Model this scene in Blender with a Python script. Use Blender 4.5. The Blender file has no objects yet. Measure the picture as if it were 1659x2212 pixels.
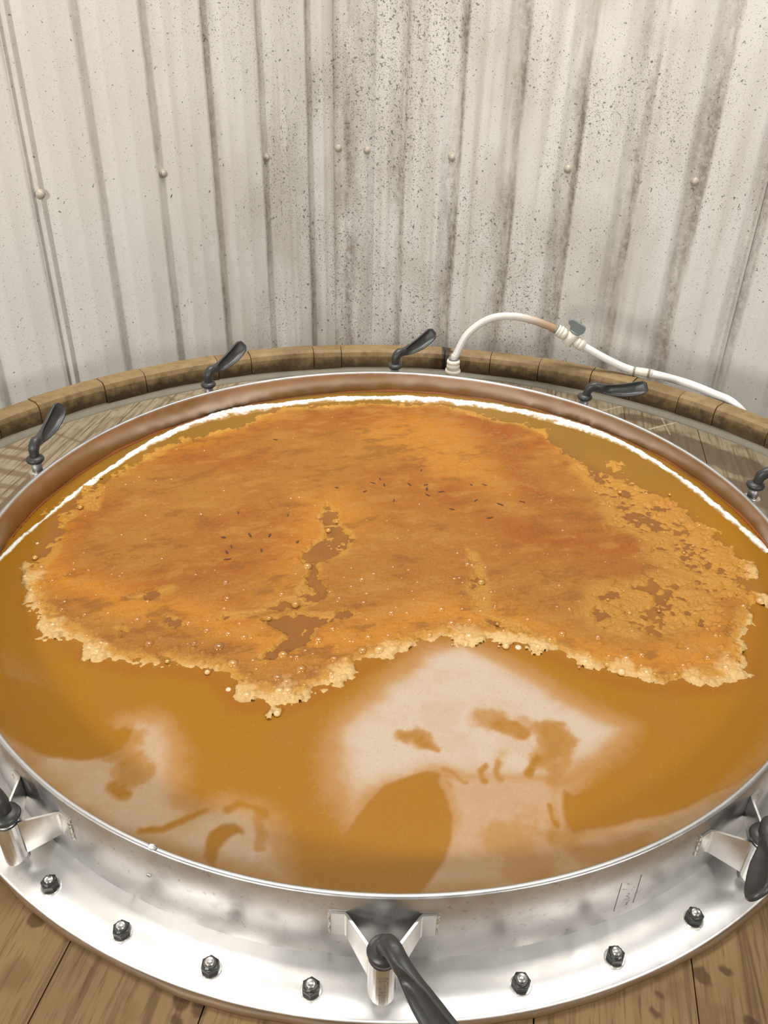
import bpy, bmesh, math, random
import numpy as np
from mathutils import Vector, Matrix

# ------------------------------------------------------------------ camera, light, exposure
scene = bpy.context.scene
COL = scene.collection
ZR = 1.60                                   # height of the steel rim above the floor (metres)
ZL = -0.0365                                # beer level, measured from the rim
ZF = -0.083                                 # top of the bolted flange
ZH = -0.095                                 # top of the wooden head

cam_d = bpy.data.cameras.new('camera')
cam_d.sensor_fit = 'VERTICAL'
cam_d.sensor_height = 36.0
cam_d.lens = 36.0 * 1820.0 / 2212.0
cam_d.clip_start = 0.01
cam = bpy.data.objects.new('camera', cam_d)
COL.objects.link(cam)
cam.matrix_world = Matrix(((0.99965, -0.02637, 0.0, -0.0082),
                           (0.01428, 0.54140, -0.84064, -0.8882),
                           (0.02217, 0.84035, 0.54159, ZR + 0.600),
                           (0, 0, 0, 1)))
scene.camera = cam

world = bpy.data.worlds.new('world')
scene.world = world
world.use_nodes = True
world.node_tree.nodes['Background'].inputs[0].default_value = (1.0, 0.97, 0.925, 1)
world.node_tree.nodes['Background'].inputs[1].default_value = 0.21

def area_light(name, loc, sx, sy, power, rot=0.0, tilt=0.0):
    d = bpy.data.lights.new(name, 'AREA')
    d.shape = 'RECTANGLE'; d.size = sx; d.size_y = sy; d.energy = power
    d.color = (1.0, 0.982, 0.948)
    o = bpy.data.objects.new(name, d)
    COL.objects.link(o)
    o.location = loc; o.rotation_euler = (tilt, 0, rot)
    return o
def bulb(name, loc, power, radius):
    d = bpy.data.lights.new(name, 'POINT'); d.energy = power; d.shadow_soft_size = radius; d.color = (1.0, 0.982, 0.948)
    o = bpy.data.objects.new(name, d); COL.objects.link(o); o.location = loc; return o
area_light('overhead_fill', (0.0, 0.70, 4.10), 1.6, 0.8, 18, 0.1).data.spread = math.radians(90)  # added overhead light, brightens the flange and the beer
bulb('hanging_lamp_left', (-1.3, -2.2, 2.6), 165, 0.14)
bulb('hanging_lamp_right', (1.5, -1.9, 2.6), 78, 0.14)

cy = scene.cycles
cy.max_bounces = 4; cy.diffuse_bounces = 3; cy.glossy_bounces = 2; cy.transmission_bounces = 4; cy.transparent_max_bounces = 4
cy.use_adaptive_sampling = True; cy.adaptive_threshold = 0.03
cy.caustics_reflective = False; cy.caustics_refractive = False

vs = scene.view_settings
vs.view_transform = 'Standard'
vs.look = 'None'
vs.exposure = 0.37
vs.gamma = 1.0
vs.use_curve_mapping = False

# ------------------------------------------------------------------ helpers
def srgb(r, g, b):
    f = lambda c: (c / 12.92 if c <= 0.04045 else ((c + 0.055) / 1.055) ** 2.4)
    return (f(r / 255), f(g / 255), f(b / 255), 1.0)

def tag(o, label=None, cat=None, group=None, kind=None):
    if label: o['label'] = label
    if cat: o['category'] = cat
    if group: o['group'] = group
    if kind: o['kind'] = kind
    return o

def empty(name, loc=(0, 0, 0), rz=0.0):
    o = bpy.data.objects.new(name, None)
    o.empty_display_size = 0.05
    COL.objects.link(o)
    o.location = loc; o.rotation_euler = (0, 0, rz)
    return o

def mesh_obj(name, verts, faces, mat, parent=None, smooth=False, loc=None, rot=None):
    me = bpy.data.meshes.new(name)
    me.from_pydata([tuple(v) for v in verts], [], [tuple(f) for f in faces])
    me.update()
    if smooth:
        me.polygons.foreach_set('use_smooth', [True] * len(me.polygons))
    me.materials.append(mat)
    return link(name, me, parent, loc, rot)

def link(name, me, parent=None, loc=None, rot=None):
    o = bpy.data.objects.new(name, me)
    COL.objects.link(o)
    if parent is not None: o.parent = parent
    if loc is not None: o.location = loc
    if rot is not None: o.rotation_euler = rot
    return o

def big_mesh(name, V, Q, mat, colors=None, smooth=True):
    """mesh from numpy arrays: V (n,3), Q (m,4) quads, colors (n,3) linear"""
    me = bpy.data.meshes.new(name)
    n, m = len(V), len(Q)
    me.vertices.add(n); me.vertices.foreach_set('co', V.astype(np.float32).ravel())
    me.loops.add(m * 4); me.loops.foreach_set('vertex_index', Q.astype(np.int32).ravel())
    me.polygons.add(m)
    me.polygons.foreach_set('loop_start', np.arange(0, m * 4, 4, dtype=np.int32))
    if smooth: me.polygons.foreach_set('use_smooth', np.ones(m, dtype=bool))
    me.update(calc_edges=True)
    if colors is not None:
        a = me.attributes.new('Col', 'FLOAT_COLOR', 'POINT')
        c = np.ones((n, 4), np.float32); c[:, :3] = colors
        a.data.foreach_set('color', c.ravel())
    me.materials.append(mat)
    return me

def lathe(profile, seg=96, closed=False, a0=0.0, a1=2 * math.pi):
    """profile: list of (r, z); returns verts, faces revolved about z"""
    full = abs(a1 - a0 - 2 * math.pi) < 1e-6
    n = seg if full else seg + 1
    V, F = [], []
    k = len(profile)
    for i in range(n):
        a = a0 + (a1 - a0) * i / seg
        c, s = math.cos(a), math.sin(a)
        for r, z in profile: V.append((r * c, r * s, z))
    kk = k if closed else k - 1
    for i in range(seg):
        j = (i + 1) % n
        for p in range(kk):
            q = (p + 1) % k
            F.append((i * k + p, j * k + p, j * k + q, i * k + q))
    return V, F

def sweep(path, radii, seg=14, cap=True):
    """round tube along a polyline; radii one number or list"""
    P = [Vector(p) for p in path]
    if not hasattr(radii, '__len__'): radii = [radii] * len(P)
    V, F = [], []
    t0 = (P[1] - P[0]).normalized()
    ref = Vector((0, 0, 1)) if abs(t0.z) < 0.9 else Vector((1, 0, 0))
    u = t0.cross(ref).normalized()
    for i, p in enumerate(P):
        t = (P[min(i + 1, len(P) - 1)] - P[max(i - 1, 0)]).normalized()
        u = (u - t * u.dot(t)).normalized()
        w = t.cross(u)
        for k in range(seg):
            a = 2 * math.pi * k / seg
            V.append(p + (u * math.cos(a) + w * math.sin(a)) * radii[i])
    for i in range(len(P) - 1):
        for k in range(seg):
            k2 = (k + 1) % seg
            F.append((i * seg + k, i * seg + k2, (i + 1) * seg + k2, (i + 1) * seg + k))
    if cap:
        F.append(tuple(range(seg - 1, -1, -1)))
        F.append(tuple(range((len(P) - 1) * seg, len(P) * seg)))
    return V, F

def catmull(pts, n=8):
    P = [Vector(p) for p in pts]
    P = [P[0] * 2 - P[1]] + P + [P[-1] * 2 - P[-2]]
    out = []
    for i in range(1, len(P) - 2):
        for k in range(n):
            t = k / n
            a, b, c, d = P[i - 1], P[i], P[i + 1], P[i + 2]
            out.append(0.5 * ((2 * b) + (c - a) * t + (2 * a - 5 * b + 4 * c - d) * t * t + (3 * b - a - 3 * c + d) * t ** 3))
    out.append(P[-2])
    return out

# ------------------------------------------------------------------ node helper
class NT:
    def __init__(self, name):
        self.m = bpy.data.materials.new(name); self.m.use_nodes = True
        self.t = self.m.node_tree; self.b = self.t.nodes['Principled BSDF']
        self.pos = None
    def n(self, typ, **kw):
        x = self.t.nodes.new(typ)
        for k, v in kw.items(): setattr(x, k, v)
        return x
    def l(self, a, b): self.t.links.new(a, b)
    def put(self, sock, v):
        if hasattr(v, 'bl_rna') and hasattr(v, 'is_output'): self.l(v, sock)
        else: sock.default_value = v
    def P(self):
        if self.pos is None: self.pos = self.n('ShaderNodeNewGeometry').outputs['Position']
        return self.pos
    def mapping(self, vec, scale=(1, 1, 1), rot=(0, 0, 0), loc=(0, 0, 0)):
        x = self.n('ShaderNodeMapping'); self.l(vec, x.inputs['Vector'])
        x.inputs['Scale'].default_value = scale; x.inputs['Rotation'].default_value = rot; x.inputs['Location'].default_value = loc
        return x.outputs[0]
    def noise(self, vec, scale, detail=4, rough=0.55, dist=0.0):
        x = self.n('ShaderNodeTexNoise'); self.l(vec, x.inputs['Vector'])
        x.inputs['Scale'].default_value = scale; x.inputs['Detail'].default_value = detail
        x.inputs['Roughness'].default_value = rough; x.inputs['Distortion'].default_value = dist
        return x.outputs['Fac']
    def ramp(self, fac, lo, hi, a=0.0, b=1.0):
        x = self.n('ShaderNodeMapRange'); x.interpolation_type = 'SMOOTHSTEP'
        self.put(x.inputs['Value'], fac); x.inputs['From Min'].default_value = lo; x.inputs['From Max'].default_value = hi
        x.inputs['To Min'].default_value = a; x.inputs['To Max'].default_value = b
        return x.outputs['Result']
    def math(self, op, a, b=None, c=None):
        x = self.n('ShaderNodeMath', operation=op); self.put(x.inputs[0], a)
        if b is not None: self.put(x.inputs[1], b)
        if c is not None: self.put(x.inputs[2], c)
        return x.outputs[0]
    def mix(self, fac, a, b, mode='MIX'):
        x = self.n('ShaderNodeMix', data_type='RGBA', blend_type=mode)
        self.put(x.inputs[0], fac); self.put(x.inputs[6], a); self.put(x.inputs[7], b)
        return x.outputs[2]
    def attr(self, name, out='Color'):
        x = self.n('ShaderNodeAttribute', attribute_name=name); return x.outputs[out]
    def sep(self, v):
        x = self.n('ShaderNodeSeparateXYZ'); self.l(v, x.inputs[0]); return x.outputs
    def seg(self, x, y, a, b):
        """distance of (x, y) from the segment a-b"""
        ex, ey = b[0] - a[0], b[1] - a[1]; L2 = ex * ex + ey * ey
        dx = self.math('SUBTRACT', x, a[0]); dy = self.math('SUBTRACT', y, a[1])
        t = self.math('ADD', self.math('MULTIPLY', dx, ex / L2), self.math('MULTIPLY', dy, ey / L2))
        t = self.n_clamp(t)
        qx = self.math('SUBTRACT', dx, self.math('MULTIPLY', t, ex)); qy = self.math('SUBTRACT', dy, self.math('MULTIPLY', t, ey))
        return self.math('SQRT', self.math('ADD', self.math('MULTIPLY', qx, qx), self.math('MULTIPLY', qy, qy)))
    def n_clamp(self, v):
        x = self.n('ShaderNodeClamp'); self.put(x.inputs[0], v); return x.outputs[0]
    def bump(self, h, strength, dist):
        x = self.n('ShaderNodeBump'); x.inputs['Strength'].default_value = strength; x.inputs['Distance'].default_value = dist
        self.l(h, x.inputs['Height']); self.l(x.outputs[0], self.b.inputs['Normal'])
    def set(self, **kw):
        for k, v in kw.items(): self.put(self.b.inputs[k.replace('_', ' ')], v)
        return self.m

def plain(name, col, rough=0.5, metal=0.0, vary=0.12, scale=60, bump=0.0):
    t = NT(name); nz = t.noise(t.P(), scale, 4)
    dark = tuple(c * (1 - vary) for c in col[:3]) + (1,); lite = tuple(min(1, c * (1 + vary)) for c in col[:3]) + (1,)
    t.set(Base_Color=t.mix(nz, dark, lite), Roughness=rough, Metallic=metal)
    if bump: t.bump(nz, 0.5, bump)
    return t.m

# ------------------------------------------------------------------ materials
def m_wall():
    t = NT('painted_sheet_metal')
    P = t.P(); A = t.sep(t.attr('Col'))                 # x: groove dirt, y: mould density
    groove, dens = A[0], A[1]
    # rain-like vertical streaks and soft grime
    st = t.noise(t.mapping(P, (22, 22, 0.9)), 1.0, 2, 0.6)
    blot = t.noise(t.mapping(P, (5, 5, 2.6)), 1.0, 3, 0.6)
    c = t.mix(blot, srgb(223, 219, 211), srgb(212, 206, 197))
    streak = t.math('MULTIPLY', t.ramp(st, 0.47, 0.72), t.ramp(dens, 0.1, 1.0, 0.0, 0.6))
    c = t.mix(streak, c, srgb(176, 165, 148))
    film = t.math('MULTIPLY', t.ramp(blot, 0.38, 0.68), t.ramp(dens, 0.15, 1.0, 0.03, 0.6))
    c = t.mix(film, c, srgb(180, 171, 156))
    # brown dirt sitting in the grooves and the corner
    gn = t.noise(t.mapping(P, (14, 14, 3.0)), 1.0, 3, 0.65)
    gd = t.math('MULTIPLY', groove, t.math('MULTIPLY', t.ramp(gn, 0.3, 0.66), t.ramp(dens, 0.0, 0.9, 0.30, 1.0)))
    gf = t.noise(P, 70, 3, 0.7)
    gd = t.math('MULTIPLY', gd, t.ramp(gf, 0.30, 0.62, 0.45, 1.0))
    c = t.mix(gd, c, srgb(118, 102, 85))
    # mould specks of three sizes, in drifts
    drift = t.noise(t.mapping(P, (3.2, 3.2, 2.2)), 1.0, 2, 0.6)
    amt = t.math('MULTIPLY', t.ramp(drift, 0.36, 0.66), t.ramp(dens, 0.05, 1.0, 0.15, 1.1))
    for sc, lo, hi, s, col in ((420, 0.58, 0.70, 0.55, (132, 123, 110)), (210, 0.64, 0.71, 0.65, (110, 103, 93)), (110, 0.68, 0.735, 0.75, (86, 81, 74))):
        sp = t.noise(P, sc, 1.5, 0.55)
        k = t.math('ADD', sp, t.math('MULTIPLY', t.math('SUBTRACT', amt, 0.5), 0.085))
        c = t.mix(t.math('MULTIPLY', t.ramp(k, lo, hi), s), c, srgb(*col))
    t.set(Base_Color=c, Roughness=0.5, Specular_IOR_Level=0.35)
    return t.m

def m_steel(name, col=(0.62, 0.60, 0.57), rough=(0.22, 0.40), grime=0.35, scale=9.0):
    t = NT(name); P = t.P()
    a = t.noise(P, scale, 5, 0.6); b = t.noise(P, scale * 6, 4, 0.6); s = t.noise(P, 150, 3)
    g = t.math('MULTIPLY', t.ramp(a, 0.5, 0.75), grime)
    g = t.math('ADD', g, t.math('MULTIPLY', t.ramp(b, 0.56, 0.75), grime * 0.5))
    c = t.mix(g, col + (1,), tuple(x * 0.45 for x in col) + (1,))
    c = t.mix(t.math('MULTIPLY', t.ramp(s, 0.70, 0.76), grime), c, (0.12, 0.11, 0.10, 1))
    t.set(Base_Color=c, Metallic=1.0, Roughness=t.ramp(b, 0.3, 0.75, rough[0], rough[1]))
    t.bump(t.noise(P, 14, 2), 0.25, 0.004)
    return t.m

def m_ring():
    """satin outside; the inside is tinted with the brown reflection of the beer"""
    t = NT('stainless_ring'); P = t.P(); X = t.sep(P)
    r = t.math('SQRT', t.math('ADD', t.math('MULTIPLY', X[0], X[0]), t.math('MULTIPLY', X[1], X[1])))
    inner = t.math('MULTIPLY', t.ramp(r, 0.5012, 0.5004), t.ramp(X[2], ZR - 0.002, ZR - 0.004))
    a = t.noise(P, 8, 3, 0.6); b = t.noise(P, 42, 3, 0.6); s = t.noise(P, 170, 2)
    c = t.mix(t.math('MULTIPLY', t.math('ADD', t.ramp(a, 0.44, 0.70), t.math('MULTIPLY', t.ramp(b, 0.5, 0.75), 0.5)), 0.5), (0.66, 0.645, 0.625, 1), (0.30, 0.29, 0.275, 1))
    c = t.mix(t.math('MULTIPLY', t.ramp(s, 0.66, 0.72), 0.35), c, (0.15, 0.14, 0.13, 1))
    top = t.ramp(X[2], ZR - 0.0012, ZR - 0.0004)
    c = t.mix(t.math('MULTIPLY', top, 0.55), c, (0.34, 0.335, 0.325, 1))
    c = t.mix(inner, c, t.mix(a, (0.48, 0.37, 0.285, 1), (0.54, 0.42, 0.33, 1)))  # beer reflection painted into the base colour of the inner face
    t.set(Base_Color=c, Metallic=1.0, Roughness=t.math('SUBTRACT', t.ramp(b, 0.3, 0.75, 0.34, 0.46), t.math('MULTIPLY', inner, 0.02)))
    t.bump(t.noise(P, 14, 2), 0.2, 0.003)
    return t.m

def m_head(part):
    """part: 'front', 'left' or 'right' of the head, each with its own marks"""
    t = NT('weathered_oak_head'); P = t.P(); X = t.sep(P); x, y = X[0], X[1]
    oi = t.n('ShaderNodeObjectInfo').outputs['Random']
    off = t.n('ShaderNodeCombineXYZ'); t.l(t.math('MULTIPLY', oi, 9.0), off.inputs[2])
    v = t.n('ShaderNodeVectorMath', operation='ADD'); t.l(P, v.inputs[0]); t.l(off.outputs[0], v.inputs[1])
    R = t.mapping(v.outputs[0], (1, 1, 1), (0, 0, 0.17))
    gr = t.noise(t.mapping(R, (120, 5, 30)), 1.0, 3, 0.62, 0.4)
    gr2 = t.noise(t.mapping(R, (420, 26, 60)), 1.0, 2, 0.6)
    blot = t.noise(v.outputs[0], 9, 3, 0.6)
    blot2 = t.noise(v.outputs[0], 26, 2, 0.6)
    back = t.ramp(y, -0.25, 0.25)
    warm = t.mix(blot, srgb(98, 76, 48), srgb(146, 118, 78))
    grey = t.mix(blot, srgb(122, 108, 86), srgb(160, 145, 119))
    c = t.mix(back, warm, grey)
    right = t.ramp(x, 0.15, 0.5)
    c = t.mix(t.math('MULTIPLY', t.math('MULTIPLY', right, back), 0.55), c, srgb(118, 108, 86))
    c = t.mix(t.math('MULTIPLY', t.ramp(gr, 0.46, 0.68), 0.75), c, srgb(84, 62, 38))
    c = t.mix(t.math('MULTIPLY', t.ramp(gr2, 0.56, 0.68), 0.5), c, srgb(74, 56, 36))
    c = t.mix(t.math('MULTIPLY', t.ramp(blot2, 0.50, 0.70), 0.5), c, srgb(92, 66, 36))
    wob = t.math('MULTIPLY', t.math('SUBTRACT', t.noise(P, 38, 3), 0.5), 0.030)
    if part == 'right':
        wet = None                                          # dark damp patches with ragged outlines
        for a, b, w in (((0.44, 0.545), (0.50, 0.52), 0.020), ((0.50, 0.455), (0.60, 0.36), 0.040), ((0.53, 0.30), (0.62, 0.25), 0.040), ((0.395, 0.63), (0.375, 0.70), 0.016)):
            d = t.math('ADD', t.seg(x, y, a, b), wob)
            k = t.ramp(d, w, w - 0.010); wet = k if wet is None else t.math('MAXIMUM', wet, k)
        c = t.mix(t.math('MULTIPLY', wet, 0.8), c, srgb(84, 66, 48))
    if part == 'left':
        band = None                                         # dark stripes across the planks
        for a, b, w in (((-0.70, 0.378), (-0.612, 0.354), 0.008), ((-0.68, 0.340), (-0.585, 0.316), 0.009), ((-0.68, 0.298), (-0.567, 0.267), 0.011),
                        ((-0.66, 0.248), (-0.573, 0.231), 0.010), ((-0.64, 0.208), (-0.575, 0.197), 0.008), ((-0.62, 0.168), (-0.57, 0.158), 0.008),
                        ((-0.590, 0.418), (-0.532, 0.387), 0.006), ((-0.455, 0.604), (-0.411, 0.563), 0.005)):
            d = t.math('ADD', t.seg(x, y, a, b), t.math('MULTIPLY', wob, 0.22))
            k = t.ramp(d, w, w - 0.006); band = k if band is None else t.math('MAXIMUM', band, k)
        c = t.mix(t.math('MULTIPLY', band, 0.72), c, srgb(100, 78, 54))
    if part == 'right':
        ln = None                                           # pale dried lines
        for a, b, w in (((0.400, 0.566), (0.470, 0.602), 0.0032), ((0.473, 0.495), (0.559, 0.540), 0.0036), ((0.508, 0.576), (0.505, 0.475), 0.0026)):
            k = t.ramp(t.math('ADD', t.seg(x, y, a, b), t.math('MULTIPLY', wob, 0.08)), w, w - 0.003); ln = k if ln is None else t.math('MAXIMUM', ln, k)
        c = t.mix(t.math('MULTIPLY', ln, 0.65), c, srgb(176, 164, 136))
    if part == 'front':
        sp = None                                           # drips of dried beer
        for q, w in (((-0.162, -0.535), 0.008), ((-0.145, -0.541), 0.007), ((-0.1615, -0.552), 0.006), ((0.263, -0.505), 0.010), ((0.284, -0.500), 0.007),
                     ((0.2244, -0.5207), 0.006), ((0.2165, -0.534), 0.004), ((0.293, -0.539), 0.007), ((-0.30, -0.47), 0.010)):
            d = t.math('ADD', t.seg(x, y, q, (q[0] + 0.003, q[1] - 0.003)), t.math('MULTIPLY', wob, 0.6))
            k = t.ramp(d, w * 0.8, w * 0.8 - 0.0035); sp = k if sp is None else t.math('MAXIMUM', sp, k)
        c = t.mix(t.math('MULTIPLY', sp, 0.75), c, srgb(66, 42, 22))
    t.set(Base_Color=c, Roughness=(t.math('SUBTRACT', 0.72, t.math('MULTIPLY', wet, 0.3)) if part == 'right' else 0.72), Specular_IOR_Level=0.3)
    t.bump(t.math('ADD', gr, t.math('MULTIPLY', gr2, 0.5)), 0.5, 0.0014)
    return t.m

def m_stave():
    t = NT('old_oak_stave'); P = t.P(); X = t.sep(P)
    oi = t.n('ShaderNodeObjectInfo').outputs['Random']
    off = t.n('ShaderNodeCombineXYZ'); t.l(t.math('MULTIPLY', oi, 9.0), off.inputs[0])
    v = t.n('ShaderNodeVectorMath', operation='ADD'); t.l(P, v.inputs[0]); t.l(off.outputs[0], v.inputs[1])
    blot = t.noise(v.outputs[0], 12, 5, 0.62); gr = t.noise(t.mapping(v.outputs[0], (90, 90, 8)), 1.0, 4, 0.6)
    fine = t.noise(v.outputs[0], 70, 4, 0.6)
    c = t.mix(blot, srgb(88, 66, 38), srgb(158, 134, 92))
    c = t.mix(t.math('MULTIPLY', t.ramp(gr, 0.45, 0.7), 0.45), c, srgb(100, 74, 42))
    c = t.mix(t.math('MULTIPLY', t.math('SUBTRACT', oi, 0.3), 0.35), c, srgb(112, 84, 50))
    d = t.math('ADD', X[2], t.math('MULTIPLY', t.math('SUBTRACT', fine, 0.5), 0.045))
    low = t.ramp(d, ZR - 0.052, ZR - 0.082)             # mould line where the staves stand in spilt beer
    c = t.mix(t.math('MULTIPLY', low, t.ramp(blot, 0.25, 0.6, 0.5, 0.95)), c, srgb(52, 38, 22))
    dk = t.ramp(t.noise(P, 7.0, 3), 0.56, 0.70)
    c = t.mix(t.math('MULTIPLY', t.math('MULTIPLY', dk, t.ramp(X[0], 0.0, 0.25)), 0.55), c, srgb(84, 58, 34))
    soak = t.ramp(t.math('ADD', t.seg(X[0], X[1], (0.107, 0.69), (0.116, 0.80)), t.math('MULTIPLY', t.math('SUBTRACT', fine, 0.5), 0.02)), 0.013, 0.007)
    c = t.mix(t.math('MULTIPLY', soak, 0.9), c, srgb(30, 20, 12))
    t.set(Base_Color=c, Roughness=0.62, Specular_IOR_Level=0.3)
    t.bump(t.math('ADD', gr, fine), 0.4, 0.0015)
    return t.m

def m_vcol(name, rough, spec, grain=0.10, gscale=700, bump=0.0, bscale=400, coat=0.0):
    t = NT(name); P = t.P(); c = t.attr('Col')
    g = t.noise(P, gscale, 3, 0.7)
    lo, hi = 1 - grain, 1 + grain
    mul = t.n('ShaderNodeCombineColor'); k = t.ramp(g, 0.3, 0.7, lo, hi)
    for i in range(3): t.l(k, mul.inputs[i])
    t.set(Base_Color=t.mix(1.0, c, mul.outputs[0], 'MULTIPLY'), Roughness=rough, Specular_IOR_Level=spec)
    if coat: t.set(Coat_Weight=coat, Coat_Roughness=0.08)
    if bump: t.bump(t.noise(P, bscale, 3, 0.6), 0.6, bump)
    return t.m

def m_bubble():
    t = NT('bubble_skin'); r = t.n('ShaderNodeObjectInfo').outputs['Color']
    t.set(Base_Color=r, Roughness=0.10, Specular_IOR_Level=0.5, Coat_Weight=0.8, Coat_IOR=1.6, Coat_Roughness=0.06)
    return t.m

M_WALL = m_wall()
M_TRIM = M_WALL
M_ROOM = plain('off_white_paint', srgb(205, 198, 184), 0.7)
M_FLOOR = plain('concrete', srgb(168, 164, 156), 0.7, scale=8)
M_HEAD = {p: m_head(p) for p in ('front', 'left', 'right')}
M_STAVE = m_stave()
M_RIM = m_ring()
M_FLANGE = m_steel('stainless_flange', (0.97, 0.955, 0.935), (0.42, 0.55), 0.14, 6)
M_BRACKET = m_steel('stainless_bracket', (0.76, 0.74, 0.71), (0.28, 0.40), 0.12, 25)
M_WELD = m_steel('weld_bead', (0.80, 0.77, 0.70), (0.2, 0.5), 0.3, 60)
M_HOOP = m_steel('hoop_steel', (0.32, 0.31, 0.30), (0.4, 0.6), 0.5, 12)
M_GASKET = plain('brown_gasket', srgb(100, 76, 50), 0.55, vary=0.5, scale=14, bump=0.002)
M_SEAL = plain('grey_sealant', srgb(104, 97, 78), 0.6, vary=0.25, scale=40, bump=0.002)
M_NUT = plain('dark_nut', (0.055, 0.055, 0.050, 1), 0.32, 0.6, vary=0.4, scale=300)
M_STUD = m_steel('stud_steel', (0.82, 0.80, 0.76), (0.18, 0.3), 0.1, 60)
M_LEVER = plain('black_lever_plastic', (0.030, 0.029, 0.027, 1), 0.42, 0.0, vary=0.4, scale=150, bump=0.0006)
M_SCREW = plain('painted_screw', srgb(178, 167, 150), 0.45, vary=0.25, scale=200)
M_MARK = plain('black_mark', (0.02, 0.019, 0.018, 1), 0.6)
M_WHITE_PL = plain('white_plastic', srgb(214, 206, 190), 0.4, vary=0.06)
M_TUBE = plain('white_tube', srgb(212, 210, 206), 0.35, vary=0.04)
M_KNOB = plain('grey_plastic', srgb(112, 120, 116), 0.4, vary=0.06)
M_CLIP = plain('grey_clip', srgb(132, 130, 126), 0.4, 0.3)
M_BEER = m_vcol('cloudy_beer', 0.38, 0.10, 0.07, 900)
M_KRAUSEN = m_vcol('krausen', 0.42, 0.14, 0.15, 620, 0.0007, 520)
M_BUBBLE = m_bubble()
M_FOAM = m_vcol('white_foam', 0.75, 0.2, 0.05, 500, 0.0012, 300)
M_RESIDUE = plain('dried_beer', srgb(142, 76, 30), 0.45, vary=0.35, scale=90)
M_FLECK = plain('hop_fleck', srgb(74, 36, 14), 0.6, vary=0.3)
def m_water():
    t = NT('water'); t.set(Base_Color=(1, 1, 1, 1), Roughness=0.02, IOR=1.33, Transmission_Weight=1.0); return t.m
M_WATER = m_water()
def m_hose():
    """clear tube, beer-stained towards the valve"""
    t = NT('stained_tube'); X = t.sep(t.P())
    k = t.ramp(t.math('ADD', X[0], t.math('MULTIPLY', t.noise(t.P(), 30, 3), 0.03)), 0.235, 0.325)
    t.set(Base_Color=t.mix(k, srgb(216, 212, 204), srgb(168, 132, 102)), Roughness=0.28, Transmission_Weight=0.12, IOR=1.4)
    return t.m
M_HOSE = m_hose()

# ------------------------------------------------------------------ traced outlines, metres from the collar centre
RAFT = [[-0.4554,-0.046],[-0.465,0.0041],[-0.4741,0.0816],[-0.4583,0.1308],[-0.4358,0.177],[-0.4022,0.1916],[-0.3805,0.2417],[-0.3474,0.2848],[-0.3302,0.3073],[-0.2822,0.3298],[-0.2346,0.3646],[-0.2028,0.4182],[-0.1482,0.4291],[-0.1006,0.4344],[-0.0369,0.4477],[0.0195,0.4386],[0.0761,0.4516],[0.1155,0.4345],[0.1678,0.3953],[0.205,0.3793],[0.248,0.3555],[0.2658,0.3235],[0.2937,0.2705],[0.3226,0.235],[0.347,0.2501],[0.3518,0.208],[0.3783,0.1753],[0.4004,0.1565],[0.4232,0.1198],[0.432,0.0846],[0.4449,0.0458],[0.4546,0.0193],[0.4598,-0.026],[0.4595,-0.0592],[0.4468,-0.0867],[0.4234,-0.1216],[0.4014,-0.1546],[0.4012,-0.1702],[0.3857,-0.2004],[0.3535,-0.2226],[0.3286,-0.2232],[0.2929,-0.2276],[0.2698,-0.2211],[0.2464,-0.2146],[0.2147,-0.1974],[0.1825,-0.1757],[0.1528,-0.1648],[0.1166,-0.1603],[0.0846,-0.1689],[0.0643,-0.1568],[0.0272,-0.1719],[0.0064,-0.1801],[-0.019,-0.1958],[-0.0386,-0.2109],[-0.0669,-0.2363],[-0.0898,-0.2538],[-0.1079,-0.2641],[-0.1279,-0.258],[-0.1466,-0.2618],[-0.1594,-0.2419],[-0.1776,-0.2215],[-0.2089,-0.2151],[-0.2455,-0.2087],[-0.2756,-0.2095],[-0.3089,-0.1992],[-0.3326,-0.1886],[-0.3672,-0.1622],[-0.3935,-0.1549],[-0.4148,-0.118],[-0.4387,-0.0832]]
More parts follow.
